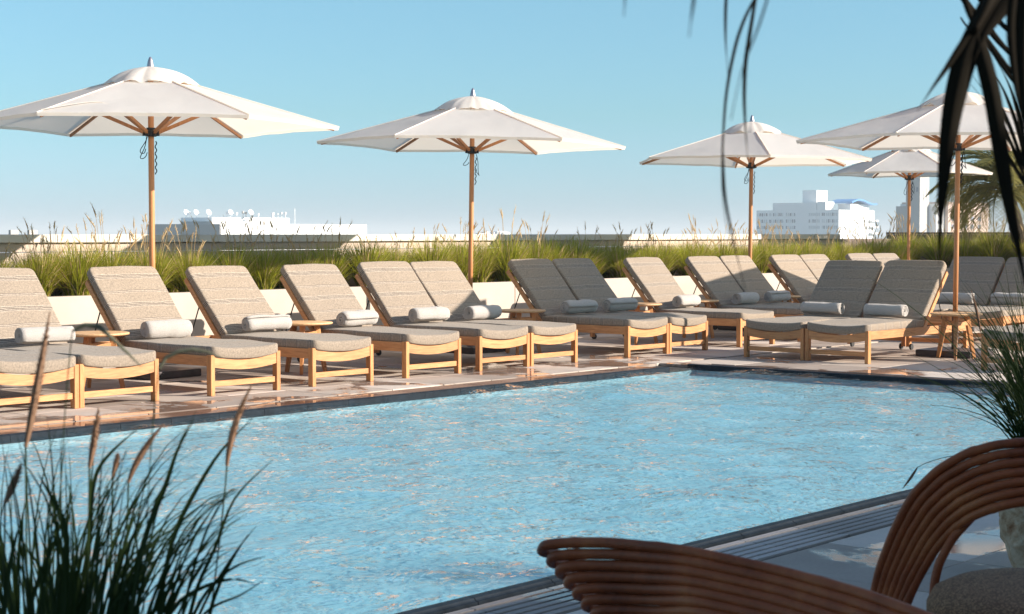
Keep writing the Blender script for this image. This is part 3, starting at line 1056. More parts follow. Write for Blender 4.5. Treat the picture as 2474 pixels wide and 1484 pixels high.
# ------------------------------------------------------------------ parasols
def make_parasol(RR, cam_ang, seed, cord=True, base_rot=0.0, strap=None, droop=0.0, base=0.33):
    root = empty('parasol')
    r2 = random.Random(seed)
    s = RR/1.83
    RZ_ = 2.455; ZH = 2.85; rc = 0.42*s
    a0 = R(cam_ang)-YAW
    # base and stand
    b = MB(); b.box(-base, base, -base, base, 0.0, 0.078); o = b.build('base_plate', M_iron, root, bevel=0.016, seg=2, rot=(0, 0, base_rot))
    b = MB(); b.lathe([(0, 0.05), (0.038, 0.05), (0.038, 0.50), (0.030, 0.505), (0, 0.505)], 20); b.build('stand_tube', M_iron, root, smooth=False)
    b = MB(); b.tube([(0, 0, 0.25), (0, 0, 1.2), (0, 0, 2.2), (0, 0, 3.02)], 0.0285, 20); b.build('pole', M_pole, root, smooth=True)
    # canopy
    def corner(k, r, z, da=0.0): return Vector((r*math.cos(a0+k*math.pi/3+da), r*math.sin(a0+k*math.pi/3+da), z))
    n_r, n_s = 14, 12
    vs = []; fs = []
    for k in range(6):
        A1 = corner(k, 1, 0); B1 = corner(k+1, 1, 0)
        for i in range(n_r+1):
            t = i/n_r; r = rc+(RR-rc)*t
            for j in range(n_s+1):
                q = j/n_s
                p = (A1*(1-q)+B1*q)*r
                z = ZH-(ZH-RZ_)*t
                mid = 4*q*(1-q)
                p *= 1-0.022*mid*t**3            # scalloped hem
                z -= 0.018*mid*math.sin(math.pi*min(1, t*1.0))*0.8+0.0
                z += 0.012*mid*t**4
                z += 0.010*noise.noise(Vector((p.x*3+seed, p.y*3, k*3.1)))*mid
                vs.append(Vector((p.x, p.y, z)))
    W_ = n_s+1
    for k in range(6):
        b0 = k*(n_r+1)*W_
        for i in range(n_r):
            for j in range(n_s):
                a = b0+i*W_+j
                fs.append((a, a+W_, a+W_+1, a+1))
    # short hem turned down
    m = MB(); m.add(vs, fs)
    hv = []; hf = []
    for k in range(6):
        b0 = k*(n_r+1)*W_+n_r*W_
        st = len(hv)
        for j in range(W_):
            p = vs[b0+j]; pr = Vector((p.x, p.y, 0)).normalized()
            hv += [p, p-pr*0.012-Vector((0, 0, 0.030))]
        for j in range(W_-1): hf.append((st+2*j, st+2*j+1, st+2*j+3, st+2*j+2))
    m.add(hv, hf)
    can = m.build('canopy', M_canvas, root, smooth=True)
    # seams down each rib line
    sm = MB()
    for k in range(6):
        sm.tube([corner(k, rc+0.01, ZH+0.004), corner(k, RR, RZ_+0.004)], 0.006, 5)
    sm.build('seam', M_canvas, can)
    # vent cap with flounced rim
    cp = MB(); vs = []; fs = []
    nr, na = 12, 72
    for i in range(nr+1):
        t = i/nr
        for j in range(na):
            a = 2*math.pi*j/na
            hexr = math.cos(math.pi/6)/math.cos(((a-a0) % (math.pi/3))-math.pi/6)
            r = (0.03+(0.49*s-0.03)*t)*(1+(hexr-1)*t)
            z = 3.022-0.085*t**1.1-0.110*t**2.6
            fl = math.cos(6*(a-a0))
            z += -0.012*fl*t**3+0.030*t**4*noise.noise(Vector((math.cos(a)*3.2, math.sin(a)*3.2, seed)))+0.060*t**1.5*noise.noise(Vector((math.cos(a)*5, math.sin(a)*5, seed+4)))*(1-0.3*t)
            z += 0.02*t*t*abs(math.sin(3*(a-a0)))
            vs.append((r*math.cos(a), r*math.sin(a), z))
    for i in range(nr):
        for j in range(na):
            a = i*na+j; b_ = i*na+(j+1) % na
            fs.append((a, a+na, b_+na, b_))
    cp.add(vs, fs); cp.build('vent_cap', M_canvas, root, smooth=True)
    # collar of canvas under the cap that closes the vent
    cl = MB(); cl.lathe([(rc*0.90, ZH+0.002), (0.30*s, ZH+0.055), (0.10, ZH+0.12)], 36); cl.build('vent_lining', M_canvas, root, smooth=True)
    f = MB(); f.lathe([(0.0, 3.0), (0.034, 3.0), (0.036, 3.025), (0.030, 3.055), (0.023, 3.085), (0.012, 3.112), (0.0, 3.12)], 18); f.build('finial', M_alu, root, smooth=True)
    # hub and ribs
    h = MB(); h.lathe([(0, 2.345), (0.052, 2.345), (0.060, 2.36), (0.060, 2.395), (0.045, 2.41), (0.045, 2.43), (0, 2.43)], 14)
    for k in range(6):
        p = corner(k, 0.065, 2.375); h.tube([p-Vector((0, 0, 0.024)), p+Vector((0, 0, 0.024))], 0.017, 6)
    h.build('hub', M_black, root)
    for k in range(6):
        m = MB(); m.beam(corner(k, 0.06, ZH+0.09), corner(k, RR-0.05, RZ_-0.024), 0.019, 0.030)
        m.build('rib', M_pole, root, bevel=0.002)
        m = MB(); tt = 0.43; zz = (ZH+0.09)+(RZ_-0.024-ZH-0.09)*tt
        m.beam(corner(k, 0.07, 2.385), corner(k, 0.06+(RR-0.11)*tt, zz-0.022), 0.024, 0.034)
        m.build('strut', M_pole, root, bevel=0.002)
    # cords gathered under the hub
    if cord:
        c = MB()
        for q in range(2):
            sx = r2.choice((-1, 1)); pts = []
            l = r2.uniform(0.12, 0.28)
            o0 = CR*(0.04*sx)-CF*0.02
            for i in range(13):
                t = i/12
                pts.append(Vector((0, 0, 2.34))+o0+CR*(sx*0.05*math.sin(t*math.pi*1.0)+0.012*math.sin(t*9+q))-CF*0.012*q+Vector((0, 0, -l*math.sin(t*math.pi*0.75+0.0)*1.0)))
            c.tube(pts, 0.0042, 6)
        l = 0.32
        pts = []
        for i in range(40):
            t = i/39
            pts.append(CR*(0.046+0.007*math.sin(t*30))-CF*(0.010*math.cos(t*30))+Vector((0, 0, 2.30-l*t)))
        c.tube(pts, 0.008 if cord == 2 else 0.0055, 6)
        c.build('cord', M_cord, root, smooth=True)
    if strap:
        m = MB(); n0 = corner(strap, RR*0.93, RZ_+0.03)
        pts = []
        for i in range(15):
            t = i/14
            pts.append(corner(strap, RR*(0.97-0.30*math.sin(t*math.pi*0.62)), RZ_+0.028+0.13*math.sin(t*math.pi*0.62)*1.0, 0.25*t)+Vector((0, 0, -0.05*t*t)))
        m.tube(pts, 0.013, 6, flat=0.3); m.build('tie_strap', M_canvas, can)
    return root


for (u, v, RR, ang, seed, cord, brot, strap, tilt, base, lab) in [
    (10.10, 13.40, 1.83, 10, 1, 1, 0.10, 4, (0.0, 0.0), 0.33, 'white hexagonal parasol at the left, the largest in the picture, with a loose tie strap'),
    (14.72, 13.42, 1.83, 4, 2, 1, 0.05, None, (0.010, 0.010), 0.33, 'white parasol in the middle of the picture'),
    (20.72, 13.38, 1.80, 30, 3, 1, 0, None, (0.006, 0.006), 0.33, 'white parasol right of the middle with one corner pointing at the viewer'),
    (17.84, 8.74, 1.83, -5, 4, 2, 0.04, None, (0.004, 0.004), 0.33, 'white parasol at the right, its canopy crossed by dark palm leaves'),
    (27.05, 14.15, 1.42, -15, 5, 2, 0, None, (0, 0), 0.30, 'smaller far white parasol seen below the right canopy'),
]:
    o = make_parasol(RR, ang, seed, cord, brot, strap, base=base)
    o.location = (u, v, 0)
    o.rotation_euler = (tilt[0], tilt[1], 0)
    tag(o, lab, 'parasol', 'white parasols on teak poles')
# a parasol of the right hand row just outside the frame: its shade falls on the second row
o = make_parasol(1.83, 12, 8, 0, 0, None)
o.location = (22.4, 8.1, 0); tag(o, 'white parasol over the loungers outside the right edge of the picture', 'parasol', 'white parasols on teak poles')


o = make_parasol(1.83, 12, 8, 0, 0, None)
o.location = (26.6, 8.3, 0); tag(o, 'farther white parasol outside the right edge of the picture', 'parasol', 'white parasols on teak poles')


# ------------------------------------------------------------------ planter grasses
def clump_mesh(seed, nb=420, h=0.55, spread=0.42, wd=0.008):
    r2 = random.Random(seed); m = MB()
    for i in range(nb):
        a = r2.uniform(0, 2*math.pi); r0 = 0.11*math.sqrt(r2.random())
        hh = h*r2.uniform(0.55, 1.1); out = spread*r2.random()**0.8*r2.uniform(0.5, 1.2)
        b0 = Vector((r0*math.cos(a), r0*math.sin(a), 0)); a2 = a+r2.uniform(-0.7, 0.7)
        d = Vector((math.cos(a2), math.sin(a2), 0))
        drp = r2.uniform(0.0, 0.5)*(out/spread)**2
        pts = []; w_ = []
        for k in range(6):
            t = k/5
            z = hh*(t-drp*t**3)
            pts.append(b0+d*(out*t**1.7)+Vector((0, 0, z)))
            w_.append(wd*(1-t**2)*0.95+0.0008)
        sdv = Vector((-math.sin(a2+r2.uniform(-1, 1)), math.cos(a2), 0))
        m.strip(pts, w_, side=sdv, fold=0.2, mi=1 if r2.random() < 0.14 else 0)
    return m.mesh('grass_foliage', [M_grass, M_straw])


def stalk_mesh(seed, n=9, h=0.9):
    r2 = random.Random(seed); m = MB()
    for i in range(n):
        a = r2.uniform(0, 2*math.pi); d = Vector((math.cos(a), math.sin(a), 0))
        hh = h*r2.uniform(0.70, 1.12); out = r2.uniform(0.03, 0.22)
        pts = [d*(0.05+out*(t/8)**1.5)+Vector((0, 0, hh*t/8)) for t in range(9)]
        m.tube(pts, [0.0022]*9, 4)
        top = pts[-1]; dr = (pts[-1]-pts[-3]).normalized(); L = r2.uniform(0.08, 0.15)
        bend = d*r2.uniform(0, 0.05)
        pl_ = [top-dr*L*0.5+dr*L*k/5+bend*(k/5)**2 for k in range(6)]
        rd = r2.uniform(0.005, 0.010)
        m.tube(pl_, [0.002, rd*0.8, rd, rd*0.8, rd*0.5, 0.001], 5)
        for q in range(14):
            t = r2.random(); p = pl_[0].lerp(pl_[-1], t)
            dd = Vector((r2.uniform(-1, 1), r2.uniform(-1, 1), 1.1)).normalized()
            m.strip([p, p+dd*0.018, p+dd*0.034], [0.003, 0.003, 0.0008], side=(1, 0.3, 0))
    return m.mesh('flower_stalks', M_straw)


cl_ms = [clump_mesh(s, rnd.randint(760, 900), rnd.uniform(0.52, 0.60), rnd.uniform(0.42, 0.54), 0.010) for s in range(7)]
st_ms = [stalk_mesh(s+30, rnd.randint(6, 11), rnd.uniform(0.70, 0.84)) for s in range(6)]


def zone(u):
    Z = [(9.9, 'left of the leftmost parasol pole'), (12.2, 'just right of the leftmost parasol pole'), (14.0, 'left of the middle parasol pole'),
         (16.2, 'right behind the middle parasol pole'), (18.6, 'midway between the middle and the third parasol pole'),
         (21.6, 'around the slim third parasol pole'), (24.6, 'right of the third parasol pole behind the sunlit loungers'), (99, 'around the farthest parasol pole')]
    for lim, s in Z:
        if u < lim: return s


def clump(u, v, sc, where, grp, z=0.70, stalk=True, sz=1.0):
    o = empty('ornamental_grass', (u, v, z), rnd.uniform(0, 6.28)); o.scale = (sc, sc, sc*sz)
    f = link('foliage', rnd.choice(cl_ms), o); tag(f, kind='stuff')
    if stalk:
        s_ = link('flower_stalk', rnd.choice(st_ms), o); tag(s_, kind='stuff')
    tag(o, where, 'grass clump', grp)


u = 8.2
while u < 28.5:
    zn = zone(u)
    clump(u+rnd.uniform(-0.08, 0.08), 14.93+rnd.uniform(-0.05, 0.06), rnd.uniform(0.88, 1.16),
          'green ornamental grass clump arching over the planter wall ' + zn, 'front grass clumps ' + zn, stalk=rnd.random() < 0.5)
    u += rnd.uniform(0.42, 0.68)
u = 8.4
while u < 28.3:
    zn = zone(u)
    clump(u+rnd.uniform(-0.08, 0.08), 15.42+rnd.uniform(-0.05, 0.05), rnd.uniform(0.86, 1.04),
          'upright grass clump with dry plumes close to the parapet ' + zn, 'back grass clumps ' + zn, stalk=True)
    u += rnd.uniform(0.42, 0.66)
v = 15.4
while v > 4.0:
    clump(29.35+rnd.uniform(-0.1, 0.1), v, rnd.uniform(1.0, 1.25), 'bright green grass clump in the end planter behind the last dark loungers', 'grass clumps in the end planter', stalk=True)
    clump(29.95+rnd.uniform(-0.1, 0.1), v+0.3, rnd.uniform(1.05, 1.3), 'tall grass clump against the brown wall at the far right', 'grass clumps by the brown wall', stalk=True)
    v -= rnd.uniform(0.5, 0.75)


# ------------------------------------------------------------------ palm behind the right parasol
def frond_mesh(seed, L=1.7, nl=46, droop=1.0, ll=0.42, wd=0.016, m1=None):
    r2 = random.Random(seed); m = MB(); pts = []
    for i in range(17):
        t = i/16
        pts.append(Vector((L*(t-0.16*t**3), 0.03*math.sin(t*3+seed), L*(0.62*t-droop*0.95*t**2.1))))
    m.tube(pts, [0.018*(1-0.8*i/16) for i in range(17)], 6)
    for i in range(nl):
        t = 0.12+0.88*i/nl
        k = t*16; a = int(min(15, k)); p = pts[a].lerp(pts[a+1], k-a)
        tg = (pts[a+1]-pts[a]).normalized()
        for s in (-1, 1):
            l = ll*(math.sin(math.pi*min(1, t*0.9+0.12))**0.6)*r2.uniform(0.8, 1.1)
            d = (tg*0.75+Vector((0, s*0.8, 0))+Vector((0, 0, r2.uniform(0.0, 0.45)))).normalized()
            q = []; w_ = []
            for j in range(6):
                u_ = j/5
                q.append(p+d*l*u_+Vector((0, 0, -0.42*l*u_**2.2*r2.uniform(0.8, 1.2))))
                w_.append(wd*(1-u_**2.5)+0.001)
            m.strip(q, w_, side=Vector((tg.x, tg.y*0.2, tg.z)).cross(d), fold=0.4)
    return m.mesh('frond', m1 or M_palm)


fr_ms = [frond_mesh(s, rnd.uniform(1.5, 1.9), 60, rnd.uniform(0.85, 1.35), 0.50, 0.018) for s in range(6)]


def palm(base, top, n, sc, label, ms, bend=0.3):
    o = empty('palm_tree', base)
    tp = Vector(top)-Vector(base)
    m = MB(); pts = []; rad = []
    for i in range(22):
        t = i/21
        pts.append(Vector((tp.x*t**1.6, tp.y*t**1.6, tp.z*t))); rad.append((0.15-0.05*t)*(1+0.10*(i % 2)))
    m.tube(pts, rad, 14); m.build('trunk', M_bark, o)
    r2 = random.Random(11)
    for i in range(n):
        f = link('frond', r2.choice(ms), o, tp+Vector((0, 0, -0.05)))
        a = i*2.39996; el = (i/n)
        f.rotation_euler = (r2.uniform(-0.3, 0.3), R(38)-el*R(105)+r2.uniform(-0.1, 0.1), a)
        k = sc*r2.uniform(0.85, 1.1); f.scale = (k, k, k)
    tag(o, label, 'palm tree')
    return o


pb = at(2470, 640, 31.0); pt = at(2428, 452, 30.4)
palm((pb.x, pb.y, 0.70), (pt.x, pt.y, pt.z), 52, 0.82, 'grey green feather palm in the end planter behind the right parasol pole', fr_ms)

# ------------------------------------------------------------------ far buildings
def bface(root, name, P, ax, t0, t1, z0, z1, m, nrm, th=0.3):
    """panel standing 0.06 m proud of a facade; P facade origin, ax direction along it"""
    P = Vector(P); ax = Vector(ax); nrm = Vector(nrm)
    vs = []
    for dn in (0.08, -th):
        for t, z in ((t0, z0), (t1, z0), (t1, z1), (t0, z1)):
            vs.append(P+ax*t+nrm*dn+Vector((0, 0, z-P.z)))
    mb = MB(); mb.add(vs, [(0, 1, 2, 3), (7, 6, 5, 4), (0, 4, 5, 1), (1, 5, 6, 2), (2, 6, 7, 3), (3, 7, 4, 0)])
    return mb.build(name, m, root)


UX, VY = Vector((1, 0, 0)), Vector((0, 1, 0))


def solve_t(P, ax, xpix):
    k = (xpix-1236.5)/4054.0
    X0 = P.dot(CR); Y0 = P.dot(CF); ax_x = ax.dot(CR); ax_y = ax.dot(CF)
    return (k*Y0-X0)/(ax_x-k*ax_y)


def prism(root, name, xc, depth, xl, xr, ytop, zbot, m, ybot=None):
    """block with its near corner seen at xc, left face reaching xl (along v), right face reaching xr (along u)"""
    P = at(xc, ytop, depth); ztop = P.z
    tv = solve_t(P, VY, xl); tu = solve_t(P, UX, xr)
    zb = zbot if ybot is None else at(xc, ybot, depth).z
    b = MB(); b.box(P.x, P.x+tu, P.y, P.y+tv, zb, ztop)
    o = b.build(name, m, root)
    return P, tu, tv


# long low building with roof gear
b1 = empty('long_white_building'); tag(b1, 'long low white building with satellite dishes on its roof behind the left parasol', 'building')
DB1 = 230
P, tu, tv = prism(b1, 'main_block', 532, DB1, 358, 886, 541, -22, M_bwhite)
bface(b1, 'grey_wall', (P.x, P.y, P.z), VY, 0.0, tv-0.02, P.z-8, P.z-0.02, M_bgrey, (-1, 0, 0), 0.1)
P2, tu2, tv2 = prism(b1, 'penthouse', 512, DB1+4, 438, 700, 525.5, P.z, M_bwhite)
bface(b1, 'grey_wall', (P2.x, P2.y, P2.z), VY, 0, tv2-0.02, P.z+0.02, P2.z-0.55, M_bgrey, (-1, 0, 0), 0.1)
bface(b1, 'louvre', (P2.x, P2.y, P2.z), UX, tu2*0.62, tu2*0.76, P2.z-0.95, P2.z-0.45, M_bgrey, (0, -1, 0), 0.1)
r3 = random.Random(5)
for xx, kind in ((450, 'd'), (459, 'a'), (474, 'd'), (504, 'd'), (548, 'a'), (553, 'a'), (557, 'd'), (572, 'a'), (587, 'a'), (594, 'a'), (606, 'd'), (624, 'a'), (659, 'b'), (671, 'a'), (680, 'a'), (689, 'a'), (712, 't')):
    p = at(xx, 526 if xx < 700 else 541, DB1+8)
    m = MB()
    h = {'d': 0.7, 'a': r3.uniform(0.5, 0.95), 'b': 0.7, 't': 2.2}[kind]
    m.tube([p-Vector((0, 0, 0.3)), p+Vector((0, 0, h))], 0.05 if kind != 'b' else 0.22, 6)
    if kind == 'd':
        q = p+Vector((0, 0, h)); dr = (CR*0.6-CF*0.5+Vector((0, 0, 0.4))).normalized()
        a = dr.orthogonal().normalized(); bb = dr.cross(a)
        vs = [q-dr*0.1]
        for ring, (rr, dd) in enumerate(((0.28, -0.04), (0.46, 0.1))):
            for k in range(12):
                an = k*math.pi/6; vs.append(q+a*rr*math.cos(an)+bb*rr*math.sin(an)+dr*dd)
        fs = [(0, 1+k, 1+(k+1) % 12) for k in range(12)]+[(1+k, 13+k, 13+(k+1) % 12, 1+(k+1) % 12) for k in range(12)]
        m.add(vs, fs); m.build('satellite_dish', M_bwhite, b1)
    else:
        if kind == 'a': m.box(p.x-0.12, p.x+0.12, p.y-0.12, p.y+0.12, p.z+h*0.6, p.z+h)
        m.build('antenna' if kind != 'b' else 'roof_vent', M_bwhite if xx not in (587, 594) else M_bgrey, b1)

for x0_, x1_, lab in ((22, 46, 'leftmost of two small grey rooftop boxes beyond the parapet'), (67, 92, 'right one of two small grey rooftop boxes beyond the parapet')):
    b_ = empty('rooftop_unit'); Pq, a_, c_ = prism(b_, 'casing', x0_+4, 120, x0_, x1_, 556, 0, M_bgrey)
    tag(b_, lab, 'rooftop unit', 'rooftop units at the far left')
b_ = empty('flat_white_roof'); Pq, a_, c_ = prism(b_, 'roof_block', 1158, 300, 1150, 1232, 563.5, -22, M_bwhite)
for xx in (1176, 1196, 1205, 1212, 1219):
    p = at(xx, 563.5, 303); m = MB(); m.box(p.x-0.9, p.x+0.7, p.y-0.5, p.y+0.5, p.z-0.2, p.z+r3.uniform(0.15, 0.35)); m.build('roof_box', M_bwhite, b_)
tag(b_, 'low flat white roof just right of the middle parasol pole at the horizon', 'building')

# white hotel with rows of windows
b2 = empty('white_hotel'); tag(b2, 'pale hazy hotel with rows of windows and a wavy blue roof between the right parasols', 'building')
DB = 700
P, tu, tv = prism(b2, 'left_wing', 2026, DB, 1826, 2110, 507, -22, M_bwhite)
Pm = P
r4 = random.Random(9)


def px_v(x): return solve_t(Pm, VY, x)
def px_u(x): return solve_t(Pm, UX, x)
def pz(y): return at(2026, y, DB).z


# taller middle, slightly proud of the wings
b = MB(); b.box(P.x-0.25, P.x+12, P.y+px_v(1971), P.y+px_v(1866), -22, pz(489)); b.build('middle_block', M_bwhite, b2)
b = MB(); b.box(P.x+5, P.x+14, P.y+px_v(1956), P.y+px_v(1922), pz(489)+0.02, pz(458)); b.build('stair_tower', M_bwhite, b2)
b = MB(); b.box(P.x-0.1, P.x+7, P.y+px_v(1993), P.y+px_v(1971)-0.2, P.z+0.01, pz(487)); b.build('lift_tower', M_bwhite, b2)
rows = ((514, 521.5), (530, 538), (545.5, 553))
for ri, (ya, yb) in enumerate(rows):
    for (xa, xb, n) in ((1828, 1854, 5), (1857, 1863, 2), (1867, 1893, 6), (1898, 1922, 5), (1953, 1980, 6), (1984, 1992, 2), (1994, 2023, 6)):
        for k in range(n):
            xs = xa+(xb-xa)*k/n; xe = xs+(xb-xa)/n*0.72
            ta, tb_ = px_v(xe), px_v(xs)
            off = 0.25 if 1866 < xs < 1971 else 0.0
            dark = r4.random() < (0.45 if (ri+int(xs/25)) % 2 else 0.2)
            bface(b2, 'window', (P.x-off, P.y, P.z), VY, ta, tb_, pz(yb), pz(ya), M_glass if dark else M_blind, (-1, 0, 0), 0.2)
    for (xa, xb, n) in ((2031, 2044, 3), (2054, 2063, 2), (2068, 2080, 3), (2086, 2096, 2)):
        for k in range(n):
            xs = xa+(xb-xa)*k/n; xe = xs+(xb-xa)/n*0.72
            bface(b2, 'window', (P.x, P.y, P.z), UX, px_u(xs), px_u(xe), pz(yb), pz(ya), M_blind, (0, -1, 0), 0.2)
    bb = MB(); tA, tB = px_u(2098), px_u(2113)
    bb.box(P.x+tA, P.x+tB, P.y-1.6, P.y+3, pz(ya)-3.6, pz(ya)-2.9); bb.build('balcony', M_bwhite, b2)
bb = MB(); ta, tb_ = px_u(2058), px_u(2102)
bb.box(P.x+ta, P.x+tb_, P.y+1, P.y+7, P.z+0.01, pz(492)); bb.build('roof_pavilion', M_bwhite, b2)
for xs in (2061, 2074):
    bface(b2, 'window', (P.x+ta, P.y+1, P.z), UX, px_u(xs)-ta, px_u(xs+10)-ta, P.z+0.4, pz(493), M_blind, (0, -1, 0), 0.2)
wr = MB(); vs = []; fs = []
tA, tB = px_u(2049), px_u(2110)
for k in range(21):
    t = k/20; x = P.x+tA+(tB-tA)*t; z = pz(489.5)+1.1*math.sin(t*5.4-0.2)*(1-0.3*t)
    for yy, dz in ((P.y-1.5, 0), (P.y+9, 0), (P.y+9, 0.7), (P.y-1.5, 0.7)): vs.append((x, yy, z+dz))
for k in range(20):
    a = k*4
    for q in range(4): fs.append((a+q, a+(q+1) % 4, a+4+(q+1) % 4, a+4+q))
fs += [(3, 2, 1, 0), (80, 81, 82, 83)]
wr.add(vs, fs); wr.build('wavy_roof', M_blue, b2)

# tower building
b3 = empty('tower_building'); tag(b3, 'grey apartment building with a square tower behind the farthest parasol pole', 'building')
DT = 420
P, tu, tv = prism(b3, 'tower', 2222, DT, 2186, 2242, 425, -22, M_bgrey)
Pt = P
def qv(x): return solve_t(Pt, VY, x)
def qu(x): return solve_t(Pt, UX, x)
def qz(y): return at(2222, y, DT).z
b = MB(); b.box(P.x+0.3, P.x+10, P.y+tv+0.02, P.y+qv(2161), -22, qz(498)); b.build('low_wing', M_bgrey, b3)
b = MB(); b.box(P.x+tu+0.02, P.x+qu(2262), P.y-2, P.y+8, -22, qz(492)); b.build('stair_wing', M_bwhite, b3)
b = MB(); b.box(P.x+qu(2262)+0.02, P.x+qu(2360), P.y-3, P.y+10, -22, qz(487)); b.build('pink_wing', M_bpink, b3)
for x, y0_, y1_ in ((2197, 452, 464), (2211, 452, 464)):
    bface(b3, 'window', (P.x, P.y, P.z), VY, qv(x+4), qv(x), qz(y1_), qz(y0_), M_glass, (-1, 0, 0), 0.2)
for x in (2228, 2236):
    bface(b3, 'window', (P.x, P.y, P.z), UX, qu(x), qu(x+2.5), qz(484), qz(452), M_blind, (0, -1, 0), 0.2)
for x in (2246, 2253):
    for y_ in (513, 533, 553):
        bface(b3, 'window', (P.x, P.y-2, P.z), UX, qu(x), qu(x+3), qz(y_+8), qz(y_), M_glass, (0, -1, 0), 0.2)
for x in (2270, 2283, 2300, 2316, 2334):
    for y_ in (522, 542):
        bface(b3, 'window', (P.x, P.y-3, P.z), UX, qu(x), qu(x+8), qz(y_+11), qz(y_), M_glass, (0, -1, 0), 0.2)
for y_ in (520, 540):
    bface(b3, 'window', (P.x+0.3, P.y, P.z), VY, qv(2180), qv(2172), qz(y_+10), qz(y_), M_blind, (-1, 0, 0), 0.2)


# ------------------------------------------------------------------ near grass at the left
def cam_blade(pts, wds, parent, m, name='blade'):
    mb = MB(); mb.strip(pts, wds, side=CR, fold=0.35)
    return mb.build(name, m, parent, smooth=True)


def bez(p0, p1, p2, n):
    return [p0*(1-t)**2+p1*2*t*(1-t)+p2*t*t for t in [i/(n-1) for i in range(n)]]


def plume_mb(mb, pts, r, r2, hairs=160):
    n = len(pts)
    mb.tube(pts, [r*0.55*math.sin(math.pi*min(1, 0.12+0.95*i/(n-1)))+0.0012 for i in range(n)], 7)
    for q in range(hairs):
        t = r2.random(); k = t*(n-1); a = int(min(n-2, k)); p = pts[a].lerp(pts[a+1], k-a)
        tg = (pts[a+1]-pts[a]).normalized()
        rv = Vector((r2.uniform(-1, 1), r2.uniform(-1, 1), r2.uniform(-1, 1)))
        rv = (rv-tg*rv.dot(tg)).normalized()
        l = r*1.9*math.sin(math.pi*min(0.98, 0.1+0.88*t))
        d = (rv*0.8+tg*1.1).normalized()
        mb.strip([p, p+d*l*0.6, p+d*l], [0.0022, 0.0018, 0.0005], side=rv.cross(tg), fold=0.1)


fg = empty('fountain_grass', cw(-0.80, 3.0, 0.30)); tag(fg, 'dark out of focus fountain grass with brown plumes in the bottom left corner', 'grass')
inv = Matrix.Translation(-Vector(fg.location))
r5 = random.Random(21)
base_c = Vector(fg.location)


def loc(p): return p-base_c


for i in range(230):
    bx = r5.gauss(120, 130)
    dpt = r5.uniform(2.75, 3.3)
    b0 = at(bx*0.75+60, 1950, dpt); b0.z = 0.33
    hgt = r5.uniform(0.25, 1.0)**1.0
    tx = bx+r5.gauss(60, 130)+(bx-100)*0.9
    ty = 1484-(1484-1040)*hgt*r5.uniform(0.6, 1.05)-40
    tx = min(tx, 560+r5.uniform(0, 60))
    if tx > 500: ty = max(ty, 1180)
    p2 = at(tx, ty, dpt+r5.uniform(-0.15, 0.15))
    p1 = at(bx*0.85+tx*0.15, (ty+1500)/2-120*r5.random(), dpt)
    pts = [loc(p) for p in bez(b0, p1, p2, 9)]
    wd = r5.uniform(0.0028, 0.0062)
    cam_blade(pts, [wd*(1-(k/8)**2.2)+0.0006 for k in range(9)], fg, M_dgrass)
# the blades that stand out against the water, and the arching ones
for (pl_, wd, dp) in [
    ([(330, 1800), (395, 1330), (475, 1180), (530, 1090), (610, 1010)], 0.010, 3.0),
    ([(380, 1800), (460, 1440), (520, 1330), (560, 1200), (660, 1110)], 0.008, 3.1),
    ([(420, 1800), (500, 1470), (560, 1350), (600, 1290)], 0.008, 3.0),
    ([(250, 1800), (330, 1330), (400, 1180), (425, 1090), (470, 1010)], 0.011, 2.9),
    ([(60, 1800), (180, 1300), (130, 1210), (90, 1140)], 0.012, 2.8),
    ([(150, 1800), (215, 1350), (220, 1200), (235, 1130), (280, 1080), (340, 1030)], 0.010, 3.0),
    ([(300, 1800), (390, 1480), (480, 1420), (560, 1395), (615, 1410)], 0.009, 3.0),
    ([(400, 1800), (450, 1560), (500, 1440), (570, 1330), (620, 1270)], 0.006, 3.2),
    ([(340, 1800), (450, 1500), (520, 1400), (580, 1360), (640, 1345)], 0.007, 3.0),
    ([(400, 1800), (470, 1500), (520, 1460), (580, 1440), (640, 1400)], 0.006, 3.1),
    ([(20, 1800), (60, 1500), (100, 1380), (140, 1290), (175, 1190)], 0.010, 2.9),
    ([(-40, 1800), (10, 1450), (30, 1330), (50, 1260)], 0.012, 2.8),
]:
    P_ = [at(x, y, dp) for x, y in pl_]; P_[0].z = 0.33
    q = []
    for a, b_ in zip(P_[:-1], P_[1:]): q += [a.lerp(b_, t/4) for t in range(4)]
    q.append(P_[-1])
    for _ in range(3): q = [q[0]]+[(q[i-1]+q[i]*2+q[i+1])/4 for i in range(1, len(q)-1)]+[q[-1]]
    n = len(q)
    cam_blade([loc(p) for p in q], [wd*(1-(k/(n-1))**2.5)*0.85+0.0008 for k in range(n)], fg, M_dgrass)
# plumes
for (tip, foot, stem, rad, dp, mcol) in [
    ((120, 755), (62, 1080), (70, 1800), 0.0075, 2.7, M_plume),
    ((238, 985), (216, 1130), (200, 1800), 0.0065, 2.9, M_plume),
    ((395, 1025), (310, 1165), (280, 1800), 0.0060, 3.0, M_plume),
    ((608, 930), (548, 1125), (430, 1800), 0.0065, 2.9, M_plume),
    ((52, 1120), (12, 1215), (0, 1800), 0.0065, 2.8, M_plume),
    ((285, 1095), (272, 1150), (250, 1800), 0.005, 3.1, M_plume),
]:
    a = at(*foot, dp); c = at(*tip, dp); mid = (a+c)/2+CR*(-0.004)
    rad *= 1.35; pts = bez(a, mid+CR*(0.006 if tip[0] < 300 else -0.010), c, 12)
    st = at(stem[0], stem[1], dp); st.z = 0.33
    bm_ = at(foot[0]*0.9+stem[0]*0.1, (foot[1]+1484)/2, dp)
    spt = bez(st, bm_, a, 10)
    mb = MB(); mb.tube([loc(p) for p in spt], 0.0016, 6); mb.build('stem', M_dgrass, fg)
    mb = MB(); plume_mb(mb, [loc(p) for p in pts], rad, r5, 260); mb.build('plume', mcol, fg)
